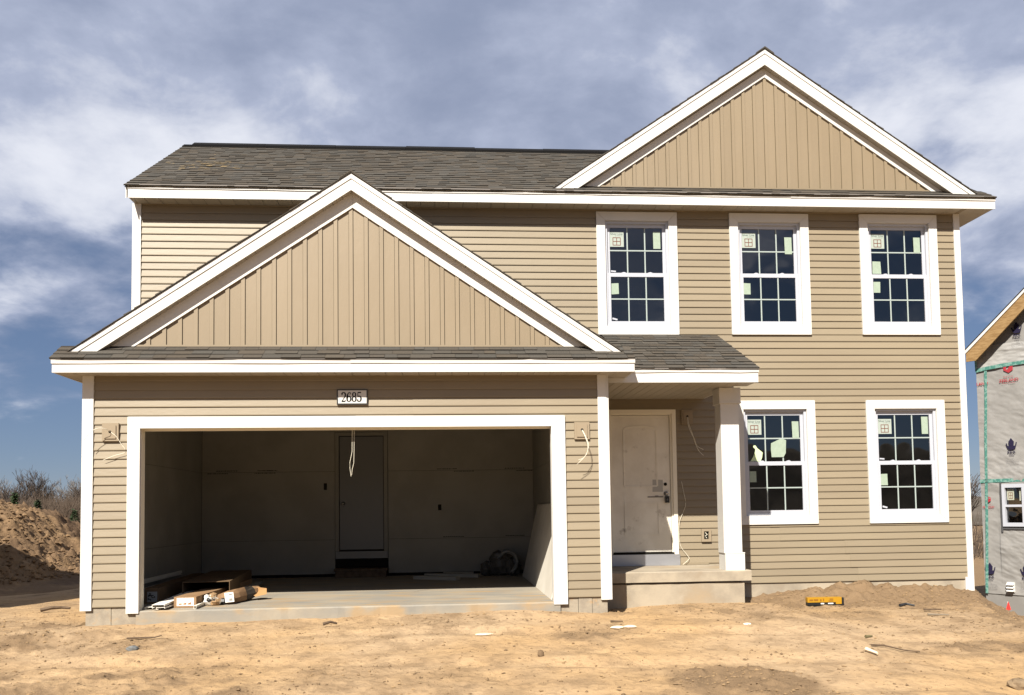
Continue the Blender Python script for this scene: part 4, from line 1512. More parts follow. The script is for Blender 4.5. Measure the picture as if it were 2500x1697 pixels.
def rag(c, s, m, name, n=10, flat=.5, parent=t):
    b = MB()
    c = Vector(c)
    ring_ = []
    for lev in range(5):
        th = math.pi * lev / 4
        for k in range(n):
            ph = 2 * math.pi * k / n
            r_ = rp.uniform(.7, 1.2)
            ring_.append(c + Vector((s[0] * r_ * math.sin(th) * math.cos(ph), s[1] * r_ * math.sin(th) * math.sin(ph), s[2] * math.cos(th) * rp.uniform(.8, 1.15))))
    i0 = len(b.v)
    b.v += [tuple(q) for q in ring_]
    for lev in range(4):
        for k in range(n):
            k2 = (k + 1) % n
            b.f.append((i0 + lev * n + k, i0 + (lev + 1) * n + k, i0 + (lev + 1) * n + k2, i0 + lev * n + k2)); b.m.append(0); b.t.append(1)
    return b.build(name, m, parent)


PK = mat('package_print', (.42, .27, .14), .8, .15, col2=(.62, .58, .50), scale=14, lo=.52, hi=.56, col3=(.03, .03, .03), scale3=17, lo3=.57, hi3=.60)
b = MB()
# wrapped sleeve lying towards the back right
secs = [((1.36, .47, .03), .05, .06), ((1.43, .52, .05), .075, .08), ((1.52, .60, .065), .085, .10), ((1.60, .72, .075), .085, .105), ((1.66, .88, .085), .07, .10), ((1.72, 1.02, .10), .085, .085), ((1.78, 1.14, .12), .07, .06)]
i0 = 0
nseg = 9
for (c, rx, rz) in secs:
    for k in range(nseg):
        a = 2 * math.pi * k / nseg
        j = rp.uniform(.82, 1.15)
        b.v.append((c[0] + rx * j * math.cos(a) * .8, c[1] - rx * j * math.cos(a) * .5, max(ZF + .003, ZF + c[2] + rz * .9 * math.sin(a) * j)))
for s_ in range(len(secs) - 1):
    for k in range(nseg):
        k2 = (k + 1) % nseg
        b.f.append((s_ * nseg + k, s_ * nseg + k2, (s_ + 1) * nseg + k2, (s_ + 1) * nseg + k)); b.m.append(1 if s_ in (4,) else 0); b.t.append(1)
b.f.append(tuple(range(nseg))); b.m.append(0); b.t.append(1)
b.f.append(tuple((len(secs) - 1) * nseg + k for k in reversed(range(nseg)))); b.m.append(0); b.t.append(1)
b.build('paper_sleeve', [CARD, mat('dark_strap', (.05, .042, .035), .6, .2)], t)
b = MB(); b.face([(1.70, 1.02, ZF + .18), (1.90, 1.12, ZF + .14), (1.92, 1.02, ZF + .075), (1.80, .94, ZF + .05), (1.72, .96, ZF + .09)]); b.build('open_flap', mat('flap_card', (.56, .32, .14), .85, .1), t)
rag((1.33, .44, ZF + .05), (.06, .055, .055), mat('white_film', (.62, .60, .55), .5, .3), 'white_film', 11)
rag((1.315, .46, ZF + .10), (.04, .04, .035), MATS['white_film'], 'white_film', 8)
rag((1.345, .40, ZF + .07), (.03, .02, .03), BLACK, 'black_print', 7)
rag((1.42, .42, ZF + .05), (.07, .05, .055), PK, 'printed_film')
rag((1.38, .50, ZF + .105), (.06, .05, .05), PK, 'printed_film')
rag((1.50, .50, ZF + .04), (.05, .03, .045), BLACK, 'black_print')
b = MB()
L0 = Vector((1.535, .452, ZF + .03)); du = Vector((.095, .05, .005)); dz = Vector((-.02, .03, .115))
nrm = -du.cross(dz).normalized()
if nrm.y > 0:
    nrm = -nrm
b.face([L0, L0 + du, L0 + du + dz, L0 + dz])
for k in range(7):
    a = .45 + .06 * k
    b.face([L0 + du * a + dz * .1 + nrm * .001, L0 + du * (a + .035) + dz * .1 + nrm * .001, L0 + du * (a + .035) + dz * .4 + nrm * .001, L0 + du * a + dz * .4 + nrm * .001], 1)
    b.face([L0 + du * a + dz * .7 + nrm * .001, L0 + du * (a + .035) + dz * .7 + nrm * .001, L0 + du * (a + .035) + dz * .88 + nrm * .001, L0 + du * a + dz * .88 + nrm * .001], 1)
b.build('barcode_label', [LABEL, INKBLK], t)

# loose planks near the back wall
G3 = 'short pale boards on the garage floor'
for pts, lab in (((3.74, 4.05, 4.43, 3.62), 'front pale board of the scraps on the garage floor'), ((3.9, 4.55, 4.8, 4.15), 'middle pale board of the scraps on the garage floor'), ((4.2, 4.72, 4.72, 4.68), 'rear pale board of the scraps beside the rubbish heap')):
    a = Vector((pts[0], pts[1], ZF)); c = Vector((pts[2], pts[3], ZF)); d = (c - a); s = d.cross(Vector((0, 0, 1))).normalized() * .07
    h = Vector((0, 0, .055))
    b = MB(); b.hexa([a + s, a - s, c - s, c + s, a + s + h, a - s + h, c - s + h, c + s + h])
    tag(b.build('board', mat('pale_board', (.50, .47, .40), .7, .2)), lab, 'board', G3)
# heap of film and insulation
t = thing('rubbish_heap', (5.1, 4.4, ZF), 'crumpled heap of plastic film in the back right corner of the garage', 'rubbish')
for c, s in (((4.95, 4.5, .06), (.16, .14, .13)), ((5.18, 4.45, .10), (.20, .16, .18)), ((5.38, 4.4, .10), (.14, .16, .17)), ((5.15, 4.6, .22), (.18, .12, .14)), ((5.33, 4.55, .25), (.12, .1, .12))):
    rag((c[0], c[1], ZF + c[2] + .06), s, PLASTICS, 'film_bag', 12, parent=t)
b = MB(); b.tube(smoothpts([(5.12, 4.3, ZF + .3), (5.25, 4.25, ZF + .42), (5.40, 4.25, ZF + .36), (5.44, 4.25, ZF + .2), (5.34, 4.22, ZF + .06)]), .035, 8); b.build('film_roll', mat('pale_film', (.24, .235, .215), .4, .4), t, smooth=True)
# sheet of drywall leaning on the right wall
b = MB()
x0b, x0t = 5.53, 5.785
y0, y1 = .24, 4.25
b.hexa([(x0b, y0 + .02, ZF), (x0b + .013, y0 + .02, ZF), (x0b + .013, y1, ZF), (x0b, y1, ZF), (x0t - .013, y0 + .02, 1.15), (x0t, y0 + .02, 1.155), (x0t, y1 - .3, 1.155), (x0t - .013, y1 - .3, 1.15)])
tag(b.build('loose_sheet', mat('sheet_paper', (.56, .53, .47), .8, .2, keep=True, col2=(.50, .47, .41), scale=2)), 'large loose drywall sheet leaning on the right garage wall', 'drywall sheet')

# ================================================================== LOOSE ITEMS ON THE GROUND
t = thing('tool_case', (9.4, 1.15, gz(9.4, 1.15)), 'yellow plastic tool carton lying on the dirt by the right wall', 'tool case')
zg = -.282
yA, yB_ = 1.17, 1.10
u = Vector((.495, -.045, .004)); n_ = Vector((.09, .995, 0)).normalized(); p = Vector((9.150, 1.09, zg))
up = Vector((0, -.0, 1))
b = MB()


def ybox(a0, a1, h0, h1, d0, d1, mi):
    q = lambda a, h, d: p + u * a + n_ * d + up * h
    b.hexa([q(a0, h0, d0), q(a1, h0, d0), q(a1, h0, d1), q(a0, h0, d1), q(a0, h1, d0), q(a1, h1, d0), q(a1, h1, d1), q(a0, h1, d1)], mi)


ybox(0, .77, .03, .096, 0, .09, 0); ybox(.77, .93, .004, .096, -.001, .09, 0)
b.build('yellow_shell', YELLOW, t)
b = MB(); ybox(.005, .77, -.012, .03, .004, .088, 0); ybox(.77, 1.0, -.012, .004, .003, .088, 0); ybox(.93, 1.0, .004, .088, .012, .085, 0)
b.build('black_tray', BLACK, t)
for a0, a1, h0, h1, mi in ((.05, .15, .05, .072, 0), (.17, .29, .05, .075, 0), (.34, .38, .042, .075, 0), (.42, .45, .045, .08, 0), (.60, .70, .064, .08, 0), (.57, .70, .04, .055, 0)):
    b = MB(); ybox(a0, a1, h0, h1, -.0016, -.0006, mi)
    b.build('printed_word', INKYEL, t)
for a0, a1 in ((.36, .45), (.56, .70)):
    b = MB(); ybox(a0, a1, .006, .02, .0015, .0035, 0)
    b.build('white_print', LABEL, t)

# stones, sticks, scraps


def stone(x, y, rx, ry, rz, m, label, cat='stone', dz=.0, name='stone'):
    b = MB(); random.seed(int(x * 100)); b.sphere((x, y, gz(x, y) + rz * .35 + dz), rx, ry, rz, 9, 6, jit=.12)
    tag(b.build(name, m), label, cat)


stone(1.11, -1.53, .062, .045, .030, STONE, 'flat grey slate piece on the sand below the garage corner')
stone(5.115, -2.31, .032, .028, .045, mat('brown_stone', (.22, .15, .09), .9, .1), 'small brown stone standing on the sand in front of the garage')
stone(9.02, -3.52, .10, .08, .055, mat('soil_clod', (.25, .18, .115), .95, .05, col2=(.33, .24, .15), scale=25, bump=.5, bscale=40), 'large grey clod of soil at the bottom right edge', 'clod', name='clod')
stone(7.585, -.96, .045, .03, .012, mat('white_scrap', (.80, .76, .62), .7, .2), 'white scrap lying on the sand in front of the porch', 'scrap', name='scrap')
stone(6.11, -.99, .085, .06, .016, PALECH, 'left pale flat flake on the sand in front of the garage corner', 'flake', name='flake')
stone(6.25, -.985, .075, .055, .016, PALECH, 'right pale flat flake on the sand in front of the garage corner', 'flake', name='flake')
stone(4.63, -1.24, .10, .06, .012, PALECH, 'pale flake lying alone on the sand in front of the garage', 'flake', name='flake')


def stick(pts, r, m, label, cat='stick', name='stick'):
    pp = [(x, y, gz(x, y) + r * .8 + dz) for x, y, dz in pts]
    b = MB(); b.tube(pp, r, 6, r1=r * .6)
    tag(b.build(name, m), label, cat)


stick([(.84, -.916, .012), (.98, -.91, .018), (1.12, -.89, .015), (1.19, -.88, .03)], .011, WOOD, 'dark thin stick on the sand left of the garage slab')
stick([(-1.20, 1.72, .015), (-1.08, 1.75, .04), (-.96, 1.80, .035), (-.85, 1.8, .02)], .03, WOOD, 'thick dark stick on the dirt left of the house')
stick([(8.40, -2.20, .012), (8.55, -2.17, .015), (8.74, -2.2, .012), (8.90, -2.19, .01)], .010, WOOD, 'long bent twig on the sand at the right')
stick([(8.22, -2.46, .012), (8.26, -2.60, .012)], .02, PALECH, 'short cream wood offcut beside the bent twig', 'offcut', 'offcut')
stick([(8.57, -1.74, .012), (8.65, -1.72, .03)], .018, mat('olive_bark', (.20, .17, .09), .9, .1), 'short olive stick standing out of the right sand')
stick([(10.14, .50, .03), (10.25, .54, .05), (10.33, .48, .03)], .022, mat('black_scrap', (.03, .03, .033), .6, .3), 'black plastic scrap on the dirt right of the yellow case', 'scrap', 'scrap')
stick([(10.24, .10, .02), (10.44, .05, .02)], .014, WOOD, 'dark stick behind the flat stick on the right dirt')
stick([(10.12, -.20, .01), (10.36, -.25, .012)], .012, mat('grey_wood', (.30, .25, .19), .9, .1), 'flat grey stick on the right dirt')
stick([(6.10, -.64, .012), (6.24, -.67, .012)], .012, WOOD, 'short dark chip on the sand before the garage corner')
stick([(2.85, -.52, .02), (2.93, -.53, .04), (3.0, -.5, .02)], .02, mat('dark_clod', (.14, .10, .07), .95, .05), 'dark chip of bark on the sand in front of the garage slab', 'bark chip', 'bark_chip')

# clods and crumbs of soil: thousands, scattered where the ground is churned
N_ = 30000
xs_ = rng.uniform(-2.4, 12.6, N_ * 3); ys_ = rng.uniform(-4.6, 1.9, N_ * 3)
sm_ = soilmask(xs_, ys_)
dens = np.clip(sm_ * (fbm(xs_, ys_, 3.5, 3) + .5) * .8 + .07, 0, 1)
keep = (rng.random(N_ * 3) < dens) & ~((xs_ > 0) & (xs_ < 6.2) & (ys_ > -.04)) & ~((xs_ > 6.2) & (xs_ < 8.25) & (ys_ > .66))
xs_, ys_ = xs_[keep][:N_], ys_[keep][:N_]
zs_ = ground_z(xs_, ys_)
n_c = len(xs_)
base = np.array([(1, 0, 0), (-1, 0, 0), (0, 1, 0), (0, -1, 0), (0, 0, 1), (0, 0, -1)], float)
tri = np.array([(0, 2, 4), (2, 1, 4), (1, 3, 4), (3, 0, 4), (2, 0, 5), (1, 2, 5), (3, 1, 5), (0, 3, 5)])
size = np.clip(rng.lognormal(-5.2, .62, n_c), .0022, .017)
jit = rng.uniform(.65, 1.35, (n_c, 6, 1))
ang = rng.uniform(0, 6.28, n_c)
v_ = base[None] * jit * size[:, None, None] * np.array([1.35, 1.0, .7])[None, None]
ca_, sa_ = np.cos(ang)[:, None], np.sin(ang)[:, None]
vx = v_[..., 0] * ca_ - v_[..., 1] * sa_; vy = v_[..., 0] * sa_ + v_[..., 1] * ca_
co = np.stack([vx + xs_[:, None], vy + ys_[:, None], v_[..., 2] + (zs_ + size * .25)[:, None]], -1).reshape(-1, 3)
fc = (tri[None] + (np.arange(n_c) * 6)[:, None, None]).reshape(-1, 3)
me = bpy.data.meshes.new('soil_clods')
me.from_pydata(co.tolist(), [], fc.tolist())
me.materials.append(mat('clod_soil', (.42, .285, .155), .95, .05, col2=(.24, .165, .10), scale=2.0, lo=.4, hi=.6))
o = bpy.data.objects.new('soil_clods', me); S.collection.objects.link(o)
o['kind'] = 'stuff'; tag(o, 'crumbs and clods of soil scattered over the sand', 'soil')

# ================================================================== DIRT PILE


def pile_z(x, y):
    ridge = np.interp(x, [-16, -9, -6.2, -5.35, -4.85, -4.5, -4.06, -3.5, -2.5, -1.4, -.4], [1.2, 1.7, 1.60, 1.54, 1.42, 1.08, .66, .26, .05, .0, .0])
    prof = sstep(4.2, 9.2, y) * sstep(15., 10.2, y)
    prof = prof ** .8
    h = ridge * prof
    rough = np.abs(fbm(x, y, 1.1, 5, .55)) * .4 + fbm(x, y, 3.0, 4, .6) * .30 + np.clip(fbm(x, y, 6.5, 4), -.1, 1) * .28 + np.clip(fbm(x, y, 13, 3), 0, 1) * .20
    return -.32 + h + rough * sstep(.02, .5, h) - .12 * (1 - sstep(0, .06, h))


pile = grid_object('dirt_pile', np.arange(-9, -.3, .04), np.arange(4.0, 13, .04), pile_z, PILE, lambda x, y: sstep(-.1, .25, fbm(x, y, 1.3, 4)), smooth=False)
tag(pile, 'big lumpy pile of brown dirt left behind the garage', 'dirt pile')

np_c = 5200
xq = rng.uniform(-6.5, -1.2, np_c); yq = rng.uniform(4.6, 10.0, np_c)
zq = pile_z(xq, yq)
kq = zq > -.15
xq, yq, zq = xq[kq], yq[kq], zq[kq]
sq = np.clip(rng.lognormal(-4.1, .6, len(xq)), .008, .06)
vq = base[None] * rng.uniform(.7, 1.4, (len(xq), 6, 1)) * sq[:, None, None] * np.array([1.1, 1.0, 1.0])[None, None]
coq = (vq + np.stack([xq, yq, zq + sq * .3], -1)[:, None, :]).reshape(-1, 3)
fq_ = (tri[None] + (np.arange(len(xq)) * 6)[:, None, None]).reshape(-1, 3)
me = bpy.data.meshes.new('pile_clods')
me.from_pydata(coq.tolist(), [], fq_.tolist())
me.materials.append(PILE)
o = bpy.data.objects.new('pile_clods', me); S.collection.objects.link(o)
o['kind'] = 'stuff'; tag(o, 'loose lumps of soil covering the brown dirt pile', 'soil')

# ================================================================== NEIGHBOUR ON THE RIGHT (wrapped, unfinished)
C0 = Vector((17.369, 10.0, 0)); ND = Vector((.52, -.854, 0)).normalized(); NI = Vector((.854, .52, 0)).normalized()   # along wall, into house
nh = thing('unfinished_house', (17.4, 10.0, -1.5), 'unfinished neighbouring house wrapped in grey sheeting with green tape', 'house')


def np_(s, z, d=0.0):
    q = C0 + ND * s - NI * d
    return (q.x, q.y, z)


def nbox(mb, s0, s1, z0, z1, d0, d1, mi=0):
    mb.hexa([np_(s0, z0, d1), np_(s1, z0, d1), np_(s1, z0, d0), np_(s0, z0, d0), np_(s0, z1, d1), np_(s1, z1, d1), np_(s1, z1, d0), np_(s0, z1, d0)], mi)
    return mb


def nprism(mb, poly, d0, d1, mi=0):
    n = len(poly); i = len(mb.v)
    for d in (d1, d0):
        for s, z in poly:
            mb.v.append(np_(s, z, d))
    mb.f.append(tuple(i + k for k in range(n))); mb.m.append(mi); mb.t.append(1)
    mb.f.append(tuple(i + n + k for k in reversed(range(n)))); mb.m.append(mi); mb.t.append(1)
    for k in range(n):
        j = (k + 1) % n
        mb.f.append((i + k, i + n + k, i + n + j, i + j)); mb.m.append(mi); mb.t.append(1)
    return mb


# wrapped wall with creases: a fine grid pushed in and out
S_ = np.concatenate([np.arange(0, 1.6, .018), np.arange(1.6, 8.01, .2)])
Z_ = np.arange(-1.115, 4.40, .02)
SS, ZZ = np.meshgrid(S_, Z_)
w1 = fbm(SS * .8 + ZZ * 1.6, ZZ * .5 - SS * .9, 2.2, 4)
w2 = np.abs(fbm(SS * 1.2 + ZZ * 3.2, ZZ * .4 - SS, 2.6, 3))
amp = .022 + .035 * np.exp(-((ZZ - 1.75) / .35) ** 2) + .03 * np.exp(-((ZZ + .1) / .5) ** 2) * (SS > .4)
DD = .004 + amp * (w1 + .5) * 1.3 + amp * .8 * (.25 - w2)
pts = np.array([[np_(s, z, d) for s, z, d in zip(r1, r2, r3)] for r1, r2, r3 in zip(SS, ZZ, DD)]).reshape(-1, 3)
nx, ny = len(S_), len(Z_)
idx = np.arange(nx * ny).reshape(ny, nx)
holes_ = (SS[:-1, :-1] > .55) & (SS[:-1, :-1] < .97) & (ZZ[:-1, :-1] > .56) & (ZZ[:-1, :-1] < 1.46)
q = np.stack([idx[:-1, :-1], idx[:-1, 1:], idx[1:, 1:], idx[1:, :-1]], -1)[~holes_]
me = bpy.data.meshes.new('wrapped_wall'); me.from_pydata(pts.tolist(), [], q.tolist()); me.materials.append(WRAP)
me.polygons.foreach_set('use_smooth', [True] * len(q))
wr = bpy.data.objects.new('wrapped_wall', me); S.collection.objects.link(wr); put(wr, nh)
# folded upper band and gable sheet
S2, Z2 = np.meshgrid(S_, np.arange(4.33, 4.93, .02))
f1 = fbm(S2 * .6 + Z2 * 3.4, Z2 * 2 - S2 * .4, 2.4, 4)
D2 = .03 + .07 * np.abs(f1) + .02 * fbm(S2, Z2, 5, 3)
pts = np.array([[np_(s, z, d) for s, z, d in zip(r1, r2, r3)] for r1, r2, r3 in zip(S2, Z2, D2)]).reshape(-1, 3)
nx, ny = S2.shape[1], S2.shape[0]
idx = np.arange(nx * ny).reshape(ny, nx)
q = np.stack([idx[:-1, :-1], idx[:-1, 1:], idx[1:, 1:], idx[1:, :-1]], -1)
q = q[((S2 < .15) | True)[:-1, :-1]].reshape(-1, 4)
me = bpy.data.meshes.new('folded_band'); me.from_pydata(pts.tolist(), [], q.tolist()); me.materials.append(WRAPW)
me.polygons.foreach_set('use_smooth', [True] * len(q))
o = bpy.data.objects.new('folded_band', me); S.collection.objects.link(o); put(o, nh)
nprism(MB(), [(.12, 4.86), (8 - .12, 4.86), (4, 8.18)], -.02, .012).build('gable_sheet', WRAP, nh)
# body behind
b = MB()
b.hexa([np_(0, -1.12, -.02), np_(8, -1.12, -.02), np_(8, -1.12, -9), np_(0, -1.12, -9), np_(0, 4.9, -.02), np_(8, 4.9, -.02), np_(8, 4.9, -9), np_(0, 4.9, -9)])
b2 = MB()
nbox(b2, .0, .55, -1.12, 4.9, -.12, -.02); nbox(b2, .97, 8, -1.12, 4.9, -.12, -.02); nbox(b2, .55, .97, -1.12, .56, -.12, -.02); nbox(b2, .55, .97, 1.46, 4.9, -.12, -.02)
nbox(b2, 0, .02, -1.12, 4.9, -9, -.12); nbox(b2, 7.98, 8, -1.12, 4.9, -9, -.12); nbox(b2, 0, 8, -1.12, 4.9, -9, -8.9)
b2.build('sheathing', WRAP, nh)
nbox(MB(), 0.0, 8, -1.75, -1.118, -9, .0).build('foundation', FOUND, nh)
# roof: slabs with wooden rake boards
PR = .862
for s in (-1, 1):
    c_ = 4.0
    z_t = 8.36
    b = MB()
    nprism(b, [(c_, z_t), (c_ + s * 4.14, z_t - 4.14 * PR), (c_ + s * 4.14, z_t - 4.14 * PR + .03), (c_, z_t + .03)], -9.2, .34)
    r_ = b.build('roof', SHEDGE, nh)
    b = MB()
    nprism(b, [(c_, z_t - .004), (c_ + s * 4.14, z_t - 4.14 * PR - .004), (c_ + s * 4.10, z_t - 4.14 * PR - .05), (c_, z_t - .055)], .30, .335)
    b.build('rake_edge', WHITE, r_)
    b = MB()
    nprism(b, [(c_, z_t - .055), (c_ + s * 4.09, z_t - 4.12 * PR - .03), (c_ + s * 4.09, z_t - 4.12 * PR - .26), (c_ + s * 3.86, z_t - 4.12 * PR - .26), (c_, z_t - .30)], .27, .31)
    b.build('rake_rafter', LUMBER, r_)
    nbox(MB(), c_ + s * 3.98 - .05, c_ + s * 3.98 + .05, z_t - 4.14 * PR - .18, z_t - 4.14 * PR - .02, .02, .27).build('lookout_block', mat('fresh_pine', (.60, .42, .20), .75, .2), r_)
    nprism(MB(), [(c_, z_t - .02), (c_ + s * 4.1, z_t - 4.1 * PR - .02), (c_ + s * 4.1, z_t - 4.1 * PR - .05), (c_, z_t - .05)], -.02, .27).build('roof_deck', LUMBER, r_)


# tape strips
def tape(pts, w, name='tape_strip'):
    b = MB()
    for i in range(len(pts) - 1):
        (s0, z0), (s1, z1) = pts[i], pts[i + 1]
        d = math.hypot(s1 - s0, z1 - z0); a, c = -(z1 - z0) / d * w / 2, (s1 - s0) / d * w / 2
        i0 = len(b.v)
        b.v += [np_(s0 - a, z0 - c, .058), np_(s1 - a, z1 - c, .058), np_(s1 + a, z1 + c, .058), np_(s0 + a, z0 + c, .058)]
        b.f.append((i0, i0 + 1, i0 + 2, i0 + 3)); b.m.append(0); b.t.append(1)
    b.build(name, TAPE, nh)


tape([(.0, 4.33), (.26, 4.36), (.68, 4.385), (1.12, 4.392), (8, 4.40)], .085)
tape([(0, 1.605), (.16, 1.612), (1.0, 1.612), (8, 1.62)], .085)
tape([(.243, 4.30), (.215, 3.4), (.182, 2.72), (.160, 1.9), (.150, 1.56)], .065)
tape([(.150, 1.60), (.135, 1.0), (.11, .2), (.075, -.6), (.055, -1.11)], .065)
tape([(.012, 4.65), (.02, 4.33)], .05)

# printed marks on the wrap
fnw = lambda s, z: np_(s, z, .052)


def crown(b, cs, cz, w, mi=0):
    """crown emblem about w wide, base line at cz"""
    q = lambda a, c: fnw(cs + a * w, cz + c * w)
    b.face([q(-.34, .0), q(.34, .0), q(.50, .56), q(.40, .58), q(.33, .26), q(-.33, .26), q(-.40, .52), q(-.50, .48)], mi)
    b.face([q(-.20, .27), q(.20, .27), q(.24, .62), q(-.02, .98), q(-.26, .62)], mi)
    b.face([q(-.33, -.02), q(-.2, -.10), q(.2, -.10), q(.33, -.02), q(.2, .0), q(-.2, .0)], mi)


def rexmark(cs, cz, w):
    b = MB()
    crown(b, cs, cz, w)
    put_text(b, 'REX', fnw, cs, cz - w * .45, w * .72, w * .24, 0, .02)
    put_text(b, 'WRAP', fnw, cs, cz - w * .70, w * .48, w * .16, 0)
    for k in range(5):
        z = cz - w * (.95 + .14 * k)
        put_text(b, ('For best results', 'install over sheathing with cap', 'fasteners every sixteen inches', 'lap seams and tape all joints', 'cover within ninety days')[k], fnw, cs + .03 * w, z, w * (.2 if k == 0 else 1.1), w * .05, 0)
    b.build('printed_crown', INKBLU, nh)


def zeemark(cs, cz, w, lim=None, small=True):
    """cs centre, cz baseline of the big word, w its width"""
    b = MB()
    h = w * .15
    put_text(b, 'ZEELAND', fnw, cs, cz, w, h, 0, .018)
    if small:
        put_text(b, 'Built Trust', fnw, cs, cz + h * 1.55, w * .5, h * .5, 0)
        put_text(b, 'Lumber & Supply', fnw, cs, cz - h * .75, w * .7, h * .42, 0)
    q = lambda a, c: fnw(cs + a * w, cz + c * w)
    b.face([q(-.24, .62), q(.02, .46), q(.24, .60), q(.24, .82), q(.06, .80), q(-.02, .67), q(-.12, .63), q(-.08, .80), q(-.24, .84)])
    b.face([q(-.24, .89), q(.0, .97), q(.24, .88), q(.24, .845), q(.03, .86), q(-.24, .865)])
    if lim is not None:      # print wraps round the corner: drop what lies beyond it
        keep_f = [(f, m_, t_) for f, m_, t_ in zip(b.f, b.m, b.t) if all((Vector(b.v[i]) - C0).dot(ND) > lim for i in f)]
        nb_ = MB()
        used = sorted({i for k in keep_f for i in k[0]})
        re_ = {q_: j_ for j_, q_ in enumerate(used)}
        nb_.v = [b.v[i] for i in used]; nb_.f = [tuple(re_[i] for i in k[0]) for k in keep_f]; nb_.m = [0] * len(keep_f); nb_.t = [1.0] * len(keep_f)
        b = nb_
    b.build('lettering', INKCRM, nh)


rexmark(1.003, 5.13, .25)
rexmark(.768, 2.365, .26)
zeemark(.770, 3.975, .45)
zeemark(.06, 3.965, .45, .012, False)
zeemark(.17, .960, .28)
rexmark(.055, 2.365, .26) if False else None
b = MB(); crown(b, .06, 2.37, .26)
b.f = [f for f in b.f if all((Vector(b.v[i]) - C0).dot(ND) > -.2 for i in f)]; b.m = b.m[:len(b.f)]; b.t = b.t[:len(b.f)]
rexmark(.150, -.62, .26); rexmark(.97, -.62, .26)
# window of the neighbour
nw = nbox(nbox(nbox(nbox(nbox(MB(), .51, .58, .51, 1.52, -.05, .085), .965, 1.05, .51, 1.52, -.05, .085), .58, .965, 1.435, 1.52, -.05, .085), .58, .965, .51, .60, -.05, .085), .58, .965, .975, 1.03, -.03, .075).build('window', VINYL, nh)
b = MB(); b.face([np_(.575, .58, .0), np_(.97, .58, .0), np_(.97, 1.45, .0), np_(.575, 1.45, .0)]); b.build('pane', GLASSM, nw)
b = MB()
nbox(b, .60, .76, 1.14, 1.40, .004, .007, 0); nbox(b, .88, .96, 1.12, 1.40, .004, .007, 0)
for s0, s1, z0, z1 in ((.635, .645, 1.17, 1.32), (.68, .688, 1.17, 1.32), (.72, .73, 1.17, 1.32), (.635, .73, 1.17, 1.18), (.635, .73, 1.24, 1.25), (.635, .73, 1.31, 1.32)):
    nbox(b, s0, s1, z0, z1, .008, .009, 1)
b.build('window_sticker', [mat('aged_sticker', (.50, .52, .42), .6, .3), INKRED], nw)
b = MB(); nbox(b, .455, .50, .37, 1.60, .050, .056); nbox(b, .50, .98, .44, .50, .050, .056)
b.build('flashing_tape', FLASH, nh)
# louvred dryer vent
b = MB(); nbox(b, .525, .70, -1.05, -.815, .02, .055)
dv = b.build('dryer_vent', TRIM, nh)
for k in range(3):
    z = -1.03 + .075 * k
    b = MB()
    b.hexa([np_(.53, z, .12), np_(.695, z, .12), np_(.695, z, .05), np_(.53, z, .05), np_(.53, z + .012, .10), np_(.695, z + .012, .10), np_(.695, z + .05, .052), np_(.53, z + .05, .052)])
    b.build('louvre', TRIM, dv)

# red marker flag by the foundation
fx, fy = 14.69, 5.0
zf = gz(fx, fy)
t = thing('marker_flag', (fx, fy, zf), 'small red marker flag on a thin wire before the grey foundation', 'flag')
b = MB(); b.tube([(fx, fy, zf - .05), (fx - .08, fy + .02, -.755)], .006); b.build('wire_stem', TRIM, t)
b = MB(); b.prism([(fx - .135, -.915), (fx - .035, -.905), (fx - .08, -.755)], fy - .01, fy); b.build('pennant', REDFLAG, t)

# ================================================================== NEIGHBOUR ON THE LEFT (casts its shadow over the dirt pile)
lh = thing('side_house', (-14, -1, -.3), 'low tan house with a dark roof standing left of the garage, outside the view', 'house')
LW = mat('side_house_siding', (.42, .38, .30), .5, .3)
b = MB()
for k in range(42):
    z = -.3 + k * .104
    b.box(-22, -4.25, -1.2 - .01 * (k % 2), 3.6, z, z + .104)
b.build('wall', LW, lh)
b = MB(); b.prism([(-1.45, 4.05), (3.85, 4.05), (1.2, 5.72)], -22.3, -4.05, axis='x'); b.build('roof', SHEDGE, lh)

# ================================================================== TREES
rt = random.Random(31)


def branch(b, p, d, ln, r, depth):
    n = 3
    pts = [p]
    for k in range(n):
        d = (d + Vector((rt.gauss(0, .10), rt.gauss(0, .10), rt.gauss(.03, .06)))).normalized()
        p = p + d * (ln / n)
        pts.append(p)
    b.tube(pts, r, 4 if depth < 2 else 3, r1=r * .55)
    if depth >= 4:
        return
    m = rt.choice((3, 4)) if depth < 3 else 3
    for k in range(m):
        q = pts[1 + (k % n)] if depth == 0 else pts[rt.randrange(1, n + 1)]
        a = rt.uniform(0, 6.28)
        sp = rt.uniform(.35, .75)
        nd = (d + Vector((math.cos(a) * sp, math.sin(a) * sp, rt.uniform(.0, .35)))).normalized()
        branch(b, q, nd, ln * rt.uniform(.5, .68), max(.014, r * .58), depth + 1)


def bare_tree(x, y, h, label, m=BARK, stems=3, z0=None):
    z0 = gz(x, y) if z0 is None else z0
    t = thing('bare_tree', (x, y, z0), label, 'tree', 'leafless trees on the horizon')
    tr = MB(); cr = MB()
    for k in range(stems):
        p = Vector((x + rt.uniform(-.5, .5), y + rt.uniform(-.5, .5), z0 - .2))
        d = Vector((rt.uniform(-.18, .18), rt.uniform(-.18, .18), 1)).normalized()
        hh = h * rt.uniform(.75, 1.05)
        top = p + d * hh * .35
        tr.tube([p, (p + top) / 2 + Vector((rt.uniform(-.06, .06), 0, 0)), top], .075 * h / 6, 5, r1=.05 * h / 6)
        for j in range(4):
            nd = (d + Vector((rt.uniform(-.45, .45), rt.uniform(-.45, .45), rt.uniform(.1, .4)))).normalized()
            branch(cr, top if j < 2 else p + d * hh * rt.uniform(.15, .34), nd, hh * rt.uniform(.26, .36), .045 * h / 6, 1)
    tr.build('trunk', m, t)
    cr.build('crown', m, t)


